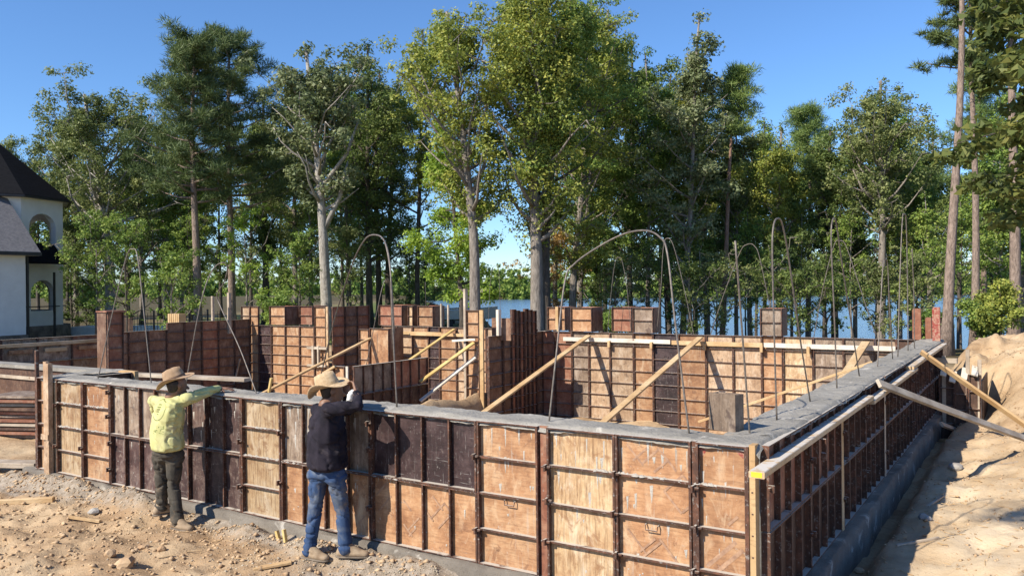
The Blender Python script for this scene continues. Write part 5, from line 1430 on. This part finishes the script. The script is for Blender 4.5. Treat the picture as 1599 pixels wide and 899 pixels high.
TREES = [
 ('slim dark hardwood between the house porch and the forked oak', 118, 47, 165, 330, 50, dict(leaf='oak', bark='grey', r=.17)),
 ('slender hardwood just right of the forked oak', 222, 46, 140, 320, 46, dict(leaf='dark', bark='grey', r=.16)),
 ('slender green hardwood in front of the tall pines', 285, 44, 215, 350, 42, dict(leaf='green', bark='grey', r=.13)),
 ('slender hardwood left of the white-barked tree', 462, 45, 95, 300, 46, dict(leaf='oak', bark='grey', r=.16)),
 ('slender green hardwood right of the white-barked tree', 545, 48, 72, 300, 54, dict(leaf='green', bark='grey', r=.16)),
 ('slim pale hardwood leaning over the left sky gap', 652, 46, 25, 250, 58, dict(leaf='yellow', bark='dark', r=.16, coff=15)),
 ('slim hardwood just behind the thick central pair', 868, 47, 20, 280, 56, dict(leaf='green', bark='grey', r=.16)),
 ('slim dark hardwood right of the slim pale stem', 945, 48, 10, 290, 56, dict(leaf='dark', bark='dark', r=.17)),
 ('slim green hardwood in front of the dark green mass', 1012, 43, 60, 300, 50, dict(leaf='green', bark='grey', r=.15)),
 ('slim yellowish hardwood beside the tall thin sparse tree', 1085, 44, 70, 300, 46, dict(leaf='yellow', bark='grey', r=.14)),
 ('slender pale hardwood right of the leaning red-barked pine', 1150, 46, 150, 310, 44, dict(leaf='oak', bark='grey', r=.15)),
 ('slender green hardwood left of the bluish pine', 1195, 49, 165, 320, 44, dict(leaf='green', bark='dark', r=.15)),
 ('slender green hardwood left of the rounded oak', 1335, 46, 150, 320, 44, dict(leaf='oak', bark='grey', r=.15)),
 ('slender hardwood right of the rounded oak', 1405, 45, 130, 320, 46, dict(leaf='green', bark='grey', r=.15)),
 # label, x, d, top, cb, hw, options
 ('broad dark oak with forked pale trunk right of the house', 172, 42, 132, 330, 88, dict(clear=True, leaf='oak', bark='white', coff=-35, r=.3, fork=((.42, 22, 70), (.4, -20, 90)), nl=22)),
 ('grey-green oak crown rising behind the house roof', 22, 52, 215, 360, 58, dict(leaf='oak', nl=16)),
 ('tall dense dark pine, left of the two beside the oak', 308, 38, 66, 320, 92, dict(kind='pine', leaf='pine', bark='pine', r=.22, clump=.9, nl=40)),
 ('tallest dense dark pine, right of the two left of centre', 362, 41, 55, 330, 98, dict(kind='pine', leaf='pine', bark='pine', r=.22, clump=.9, nl=42)),
 ('dark hardwood between the oak and the tall pines', 262, 50, 175, 360, 56, dict(leaf='dark', bark='grey')),
 ('dark hardwood just right of the tall pines', 415, 47, 150, 330, 50, dict(leaf='dark', bark='dark')),
 ('white-barked sparse tree with leaning forked trunk left of centre', 512, 38, 62, 235, 70, dict(clear=True, leaf='pale', bark='white', r=.29, lean=-20, coff=-8, dens=.62, size=.17, fork=((.36, 40, 110), (.5, 62, 110), (.34, -8, 150)), nl=20)),
 ('dark-trunked hardwood, first of three close stems left of the sky gap', 577, 44, 55, 260, 54, dict(leaf='dark', bark='dark', r=.2)),
 ('dark-trunked hardwood, second of three close stems left of the sky gap', 592, 47, 95, 250, 44, dict(leaf='oak', bark='dark', r=.2)),
 ('dark-trunked hardwood, third of three close stems left of the sky gap', 606, 50, 105, 240, 38, dict(leaf='pale', bark='dark', r=.2, coff=20)),
 ('big yellow-green tree with grey forked trunk left of the lake view', 742, 32.5, -4, 255, 84, dict(clear=True, leaf='yellow', bark='grey', r=.26, coff=-40, fork=((.42, 30, 90), (.45, -25, 80)), nl=21)),
 ('bright yellow-green sweetgum with layered branches over the lawn', 722, 36, 165, 455, 40, dict(leaf='gum', bark='dark', r=.14, coff=-30, nl=30, clump=.5, size=.13, steep=.2)),
 ('tallest central hardwood with thick pale trunk, left stem of a pair', 838, 33, -75, 290, 88, dict(clear=True, leaf='yellow', bark='grey', r=.30, coff=-20, nl=26, clump=.8)),
 ('central hardwood right stem of the thick pair, shaded side', 853, 34.5, -55, 250, 84, dict(clear=True, leaf='green', bark='dark', r=.26, coff=35, nl=22)),
 ('tall yellow-green hardwood right of the thick central pair', 894, 39, -40, 270, 80, dict(leaf='yellow', bark='grey', r=.22, coff=40, nl=22)),
 ('green hardwood with slim pale stem right of the central pair', 907, 42, -10, 260, 76, dict(leaf='green', bark='grey', r=.2, coff=45, nl=20)),
 ('dark green hardwood mass in the middle right of the central trees', 985, 45, 40, 280, 72, dict(leaf='dark', bark='dark', r=.2, nl=22)),
 ('tall thin sparse tree with whitish twigs right of centre', 1062, 39, 2, 175, 58, dict(leaf='pale', bark='grey', r=.17, lean=24, coff=20, dens=.55, size=.16, nl=20)),
 ('deep green hardwood behind the tall thin sparse tree', 1045, 49, 95, 290, 66, dict(leaf='green', bark='dark', nl=20)),
 ('deep green hardwood left of the leaning red-barked pine', 1103, 47, 130, 300, 54, dict(leaf='dark', bark='grey', nl=19)),
 ('leaning red-barked pine with bare lower trunk', 1122, 40, 112, 215, 38, dict(kind='pine', leaf='pine2', bark='red', r=.16, lean=32, dens=.6, nl=20, clump=.8)),
 ('pale green hardwood right of the leaning pine', 1172, 52, 190, 330, 52, dict(leaf='green', bark='grey')),
 ('yellowish hardwood midway between the leaning pine and the grey oak', 1218, 45, 182, 340, 52, dict(leaf='yellow', bark='grey', dens=.8)),
 ('bluish pine crown behind the yellowish hardwood', 1262, 51, 172, 330, 50, dict(kind='pine', leaf='pine2', bark='pine', clump=1.0)),
 ('dark hardwood left of the grey oak', 1302, 44, 185, 330, 52, dict(leaf='dark', bark='dark', r=.24)),
 ('rounded grey-green oak with forked trunk right of centre', 1372, 41, 105, 270, 66, dict(clear=True, leaf='oak', bark='grey', r=.26, lean=12, dens=.85, nl=21, fork=((.55, -45, 60),))),
 ('green hardwood right of the rounded oak', 1425, 48, 215, 360, 44, dict(leaf='green', bark='grey')),
 ('slim green tree left of the right-hand pines', 1455, 54, 185, 350, 42, dict(leaf='dark', bark='grey')),
 ('tall straight pine with bare trunk, left of three at the right', 1477, 25, -220, -20, 62, dict(kind='pine', leaf='pine', bark='pine', r=.17, lean=38, nl=22, dens=.7)),
 ('tall straight pine with bare trunk, middle of three at the right', 1521, 28, -120, 120, 62, dict(kind='pine', leaf='pine', bark='pine', r=.15, lean=8, nl=26, dens=.75)),
 ('tall straight pine with bare trunk, rightmost of three', 1583, 26, -160, 130, 66, dict(kind='pine', leaf='pine', bark='pine', r=.19, lean=10, nl=26, dens=.75)),
 ('bushy pine behind the three bare-trunked pines', 1535, 44, 90, 300, 55, dict(kind='pine', leaf='pine2', bark='pine', r=.2, clump=1.0)),
 ('green hardwood behind the rightmost pine', 1600, 40, 120, 330, 60, dict(leaf='green', bark='grey')),
 ('slim pale stem with green crown behind the rightmost pines', 1562, 38, 230, 360, 50, dict(leaf='green', bark='white', r=.11)),
]
for lab, x, d, top, cb, hw, kw in TREES:
    if kw.get('kind') != 'pine' and kw.get('leaf') != 'gum': kw['nl'] = int(kw.get('nl', 17) * 1.75); hw = hw * .95; cb = cb if kw.get('clear') else max(cb + 40, 385)
    tree(lab, x, d, top, cb, hw, **kw)
# denser wood behind, seen between the trunks
BACK = [(60, 62, 250, 420), (105, 66, 240, 400), (150, 64, 235, 400), (200, 60, 220, 400), (250, 66, 230, 400), (300, 62, 220, 400), (345, 66, 215, 400), (392, 62, 210, 400), (440, 66, 205, 400), (486, 64, 200, 390), (535, 62, 190, 390), (565, 68, 190, 390),
        (940, 62, 170, 370), (985, 68, 160, 370), (1030, 64, 165, 380), (1080, 60, 180, 380), (1130, 66, 210, 390), (1180, 62, 230, 390), (1235, 66, 220, 390), (1285, 62, 225, 390), (1335, 66, 215, 390), (1390, 62, 215, 400), (1440, 66, 230, 400), (1495, 62, 240, 400), (1550, 66, 240, 400), (1605, 60, 250, 400)]
for i, (x, d, top, cb) in enumerate(BACK):
    tree('dark tree in the second row behind the formwork, %s from the left' % ORD[i], x, d, top, cb + 30, 34, leaf=['green', 'oak', 'dark', 'oak'][i % 4], bark='dark', r=.15, group='second row of trees', nl=20, size=.2, per=44, clump=.62)
# young trees and shrubs below the big ones
UNDER = [(112, 45, 395, 490, 'dark'), (150, 37, 360, 460, 'green'), (198, 36, 375, 470, 'green'), (268, 33, 448, 520, 'green'), (296, 42, 345, 450, 'green'), (385, 39, 345, 450, 'gum'),
         (468, 36, 405, 490, 'green'), (484, 42, 350, 450, 'green'), (545, 41, 360, 460, 'oak'), (640, 48, 420, 480, 'dark'), (665, 50, 430, 480, 'oak'), (868, 40, 405, 480, 'rust'), (935, 42, 390, 450, 'green'), 
         (1082, 44, 370, 440, 'green'), (1165, 42, 365, 440, 'green'), (1250, 43, 360, 440, 'dark'), (1330, 42, 365, 440, 'green'), (1400, 42, 350, 440, 'yellow'), (1448, 39, 350, 440, 'green'), (1500, 36, 330, 440, 'green'), (1040, 39, 430, 490, 'dark'), (1118, 37, 440, 495, 'oak'), (1205, 38, 425, 490, 'dark'), (1290, 37, 435, 495, 'dark'), (1368, 38, 430, 490, 'oak'), (960, 38, 430, 490, 'oak'), (1075, 36, 455, 500, 'dark'), (1245, 36, 450, 500, 'dark'), (1432, 35, 450, 500, 'oak')]
UNDER.sort()
for i, (x, d, top, cb, lf) in enumerate(UNDER):
    tree('leafy young tree in the undergrowth behind the formwork, %s from the left' % ORD[i], x, d, top - 25 - 12 * (i % 4), cb + 15, 36 + 5 * (i % 3), leaf=lf, bark=['dark', 'grey'][i % 2], r=.06, group='young trees in the undergrowth', nl=17, size=.10, clump=.27, per=28)
for i, (x, d, top, cb, hw, lf, lab) in enumerate(((1562, 24, 440, 515, 24, 'yellow', 'yellowish leafy shrub beside the rightmost pine'), (1535, 27, 470, 530, 26, 'green', 'low green shrub on the sand between the right-hand pines'), (1455, 26, 485, 540, 16, 'green', 'small green shrub behind the far corner posts'), (622, 44, 478, 500, 12, 'dark', 'clipped round shrub on the lawn'), (435, 33, 470, 520, 30, 'green', 'green shrub behind the bright far left wall'), (135, 45, 455, 520, 34, 'dark', 'dark shrub beside the round porch'), (955, 30, 488, 530, 22, 'green', 'green shrub behind the back wall left of the grey form box'))):
    tree(lab, x, d, top, cb, hw, leaf=lf, bark='dark', r=.03, name='shrub', group='shrubs', nl=12, size=.085, clump=.24, per=60)
# near tree just outside the frame on the right whose boughs hang into view
nt_ = np.random.default_rng(5)
nb = at(1890, 470, 13.5)
nt_root = thing('tree', 'near shaded tree at the right edge with large leaves hanging into view', 'tree', (nb[0], nb[1], h1(nb[0], nb[1]) - .1), 0)
tb = MB(); B0 = np.array([nb[0], nb[1], h1(nb[0], nb[1]) - .1])
tb.tube([(0, 0, 0), (.05, 0, 3), (-.05, .1, 6), (.1, .1, 9.5)], [.28, .22, .17, .06], 9)
C = []; R = []
for i, (x, y, d, zs) in enumerate(((1490, 225, 13, 3.6), (1520, 130, 14, 5.0), (1545, 60, 13.5, 5.8), (1560, 200, 12.5, 4.0), (1585, 300, 13, 3.0), (1570, 10, 14, 6.2), (1600, 120, 12, 5.0), (1610, 240, 13, 3.6), (1530, 290, 14.5, 3.2), (1640, 40, 13, 6.0), (1650, 330, 13.5, 2.8), (1700, 150, 13, 5), (1560, 345, 14, 3.0), (1535, 20, 12.5, 6.4), (1575, 95, 12.5, 5.4), (1590, 175, 14.5, 4.6), (1600, 30, 12, 6.3))):
    e = at(x, y, d) - B0
    s0 = np.array([0, 0, zs]); m1 = s0 + (e - s0) * .4 + np.array([0, 0, .35]); m2 = s0 + (e - s0) * .75 + np.array([0, 0, .25])
    tb.tube([Vector(s0), Vector(m1), Vector(m2), Vector(e)], [.05, .03, .016, .006], 5)
    for q in (.72, .82, .92, 1.0):
        for _ in range(2):
            C.append(s0 + (e - s0) * q + np.array([0, 0, .2 * (1 - q)]) + nt_.normal(size=3) * np.array([.22, .22, .12])); R.append(nt_.uniform(.22, .42))
V = leaf_quads(np.array(C), np.array(R), 44, .15, .45, rg=nt_)
obj('trunk', tb.mesh('trunk', True), BARK['dark'], nt_root)
obj('crown', np_mesh('crown', V, np.arange(len(V)).reshape(-1, 3)), LEAF['maple'], nt_root)

# ------------------------------------------------------------------ far shore
fr = np.random.default_rng(11)
C = []; R = []
for k in range(760):
    l = fr.uniform(-330, 420); sh = float(shore_line(l)); row = fr.random()
    d = sh + 4 + 80 * row * row
    p = CAM + FW * d + RT0 * l
    g = max(LAKE_Z, h1(p[0], p[1]))
    H = fr.uniform(9, 17) * (1 + .3 * vnoise(np.array([l * .02]), np.array([.5]))[0]) * (.8 + .3 * row); w = fr.uniform(3, 5.5)
    for _ in range(9):
        u = fr.random()
        C.append((p[0] + fr.normal() * w * .5, p[1] + fr.normal() * w * .5, g + H * (.03 + .92 * u))); R.append(w * fr.uniform(.35, .62) * (1.15 - .5 * u))
V = leaf_quads(np.array(C), np.array(R), 36, 1.5, .9, rg=fr)
tag(obj('far_woods', np_mesh('far_woods', V, np.arange(len(V)).reshape(-1, 3)), LEAF['green']), 'wooded far shore across the lake', 'woods', kind='stuff')
gp = at(752, 463, 455)
gz = thing('boathouse', 'small roofed boathouse on the far shore', 'boathouse', (gp[0], gp[1], LAKE_Z), .5)
obj('roof', MB().add([(-7, -5, 4), (7, -5, 4), (7, 5, 4), (-7, 5, 4), (-2, 0, 7), (2, 0, 7)], [(0, 1, 5, 4), (1, 2, 5), (2, 3, 4, 5), (3, 0, 4), (3, 2, 1, 0)]), LUMBER_G, gz)
for x in (-6, 6):
    for y in (-4, 4): obj('post', MB().box(x - .2, x + .2, y - .2, y + .2, -1, 4), LUMBER_G, gz)
obj('deck', MB().box(-14, 7, -5, 5, .3, .7), LUMBER_G, gz)

if False:
    print('TRIS', sum(len(o.data.loop_triangles) or sum(p.loop_total - 2 for p in o.data.polygons) for o in SC.objects if o.type == 'MESH'))

# the tree behind the photographer whose crown dapples the sand at the right
sh_root = thing('tree', 'tree behind the viewpoint whose crown dapples the sand at the right', 'tree', (-2.35, -8.4, h1(-2.35, -8.4) - .1))
tb = MB(); tb.tube([(0, 0, 0), (.05, .05, 4), (-.05, .1, 8), (.1, 0, 12.5)], [.2, .16, .12, .04], 8)
sr = np.random.default_rng(3); C = []; R = []
for i in range(10):
    a = i * 2.4; z = 9.4 + .3 * i; L = sr.uniform(.4, 1.2); e = np.array([cos(a) * L, sin(a) * L, z + .5])
    tb.tube([(0, 0, z - .4), Vector(e * np.array([.5, .5, 1])), Vector(e)], [.04, .025, .01], 5)
    C.append(e); R.append(sr.uniform(.3, .6)); C.append(e * np.array([.6, .6, 1])); R.append(.35)
V = leaf_quads(np.array(C), np.array(R), 110, .12, .8, rg=sr)
obj('trunk', tb.mesh('trunk', True), BARK['grey'], sh_root)
obj('crown', np_mesh('crown', V, np.arange(len(V)).reshape(-1, 3)), LEAF['green'], sh_root)
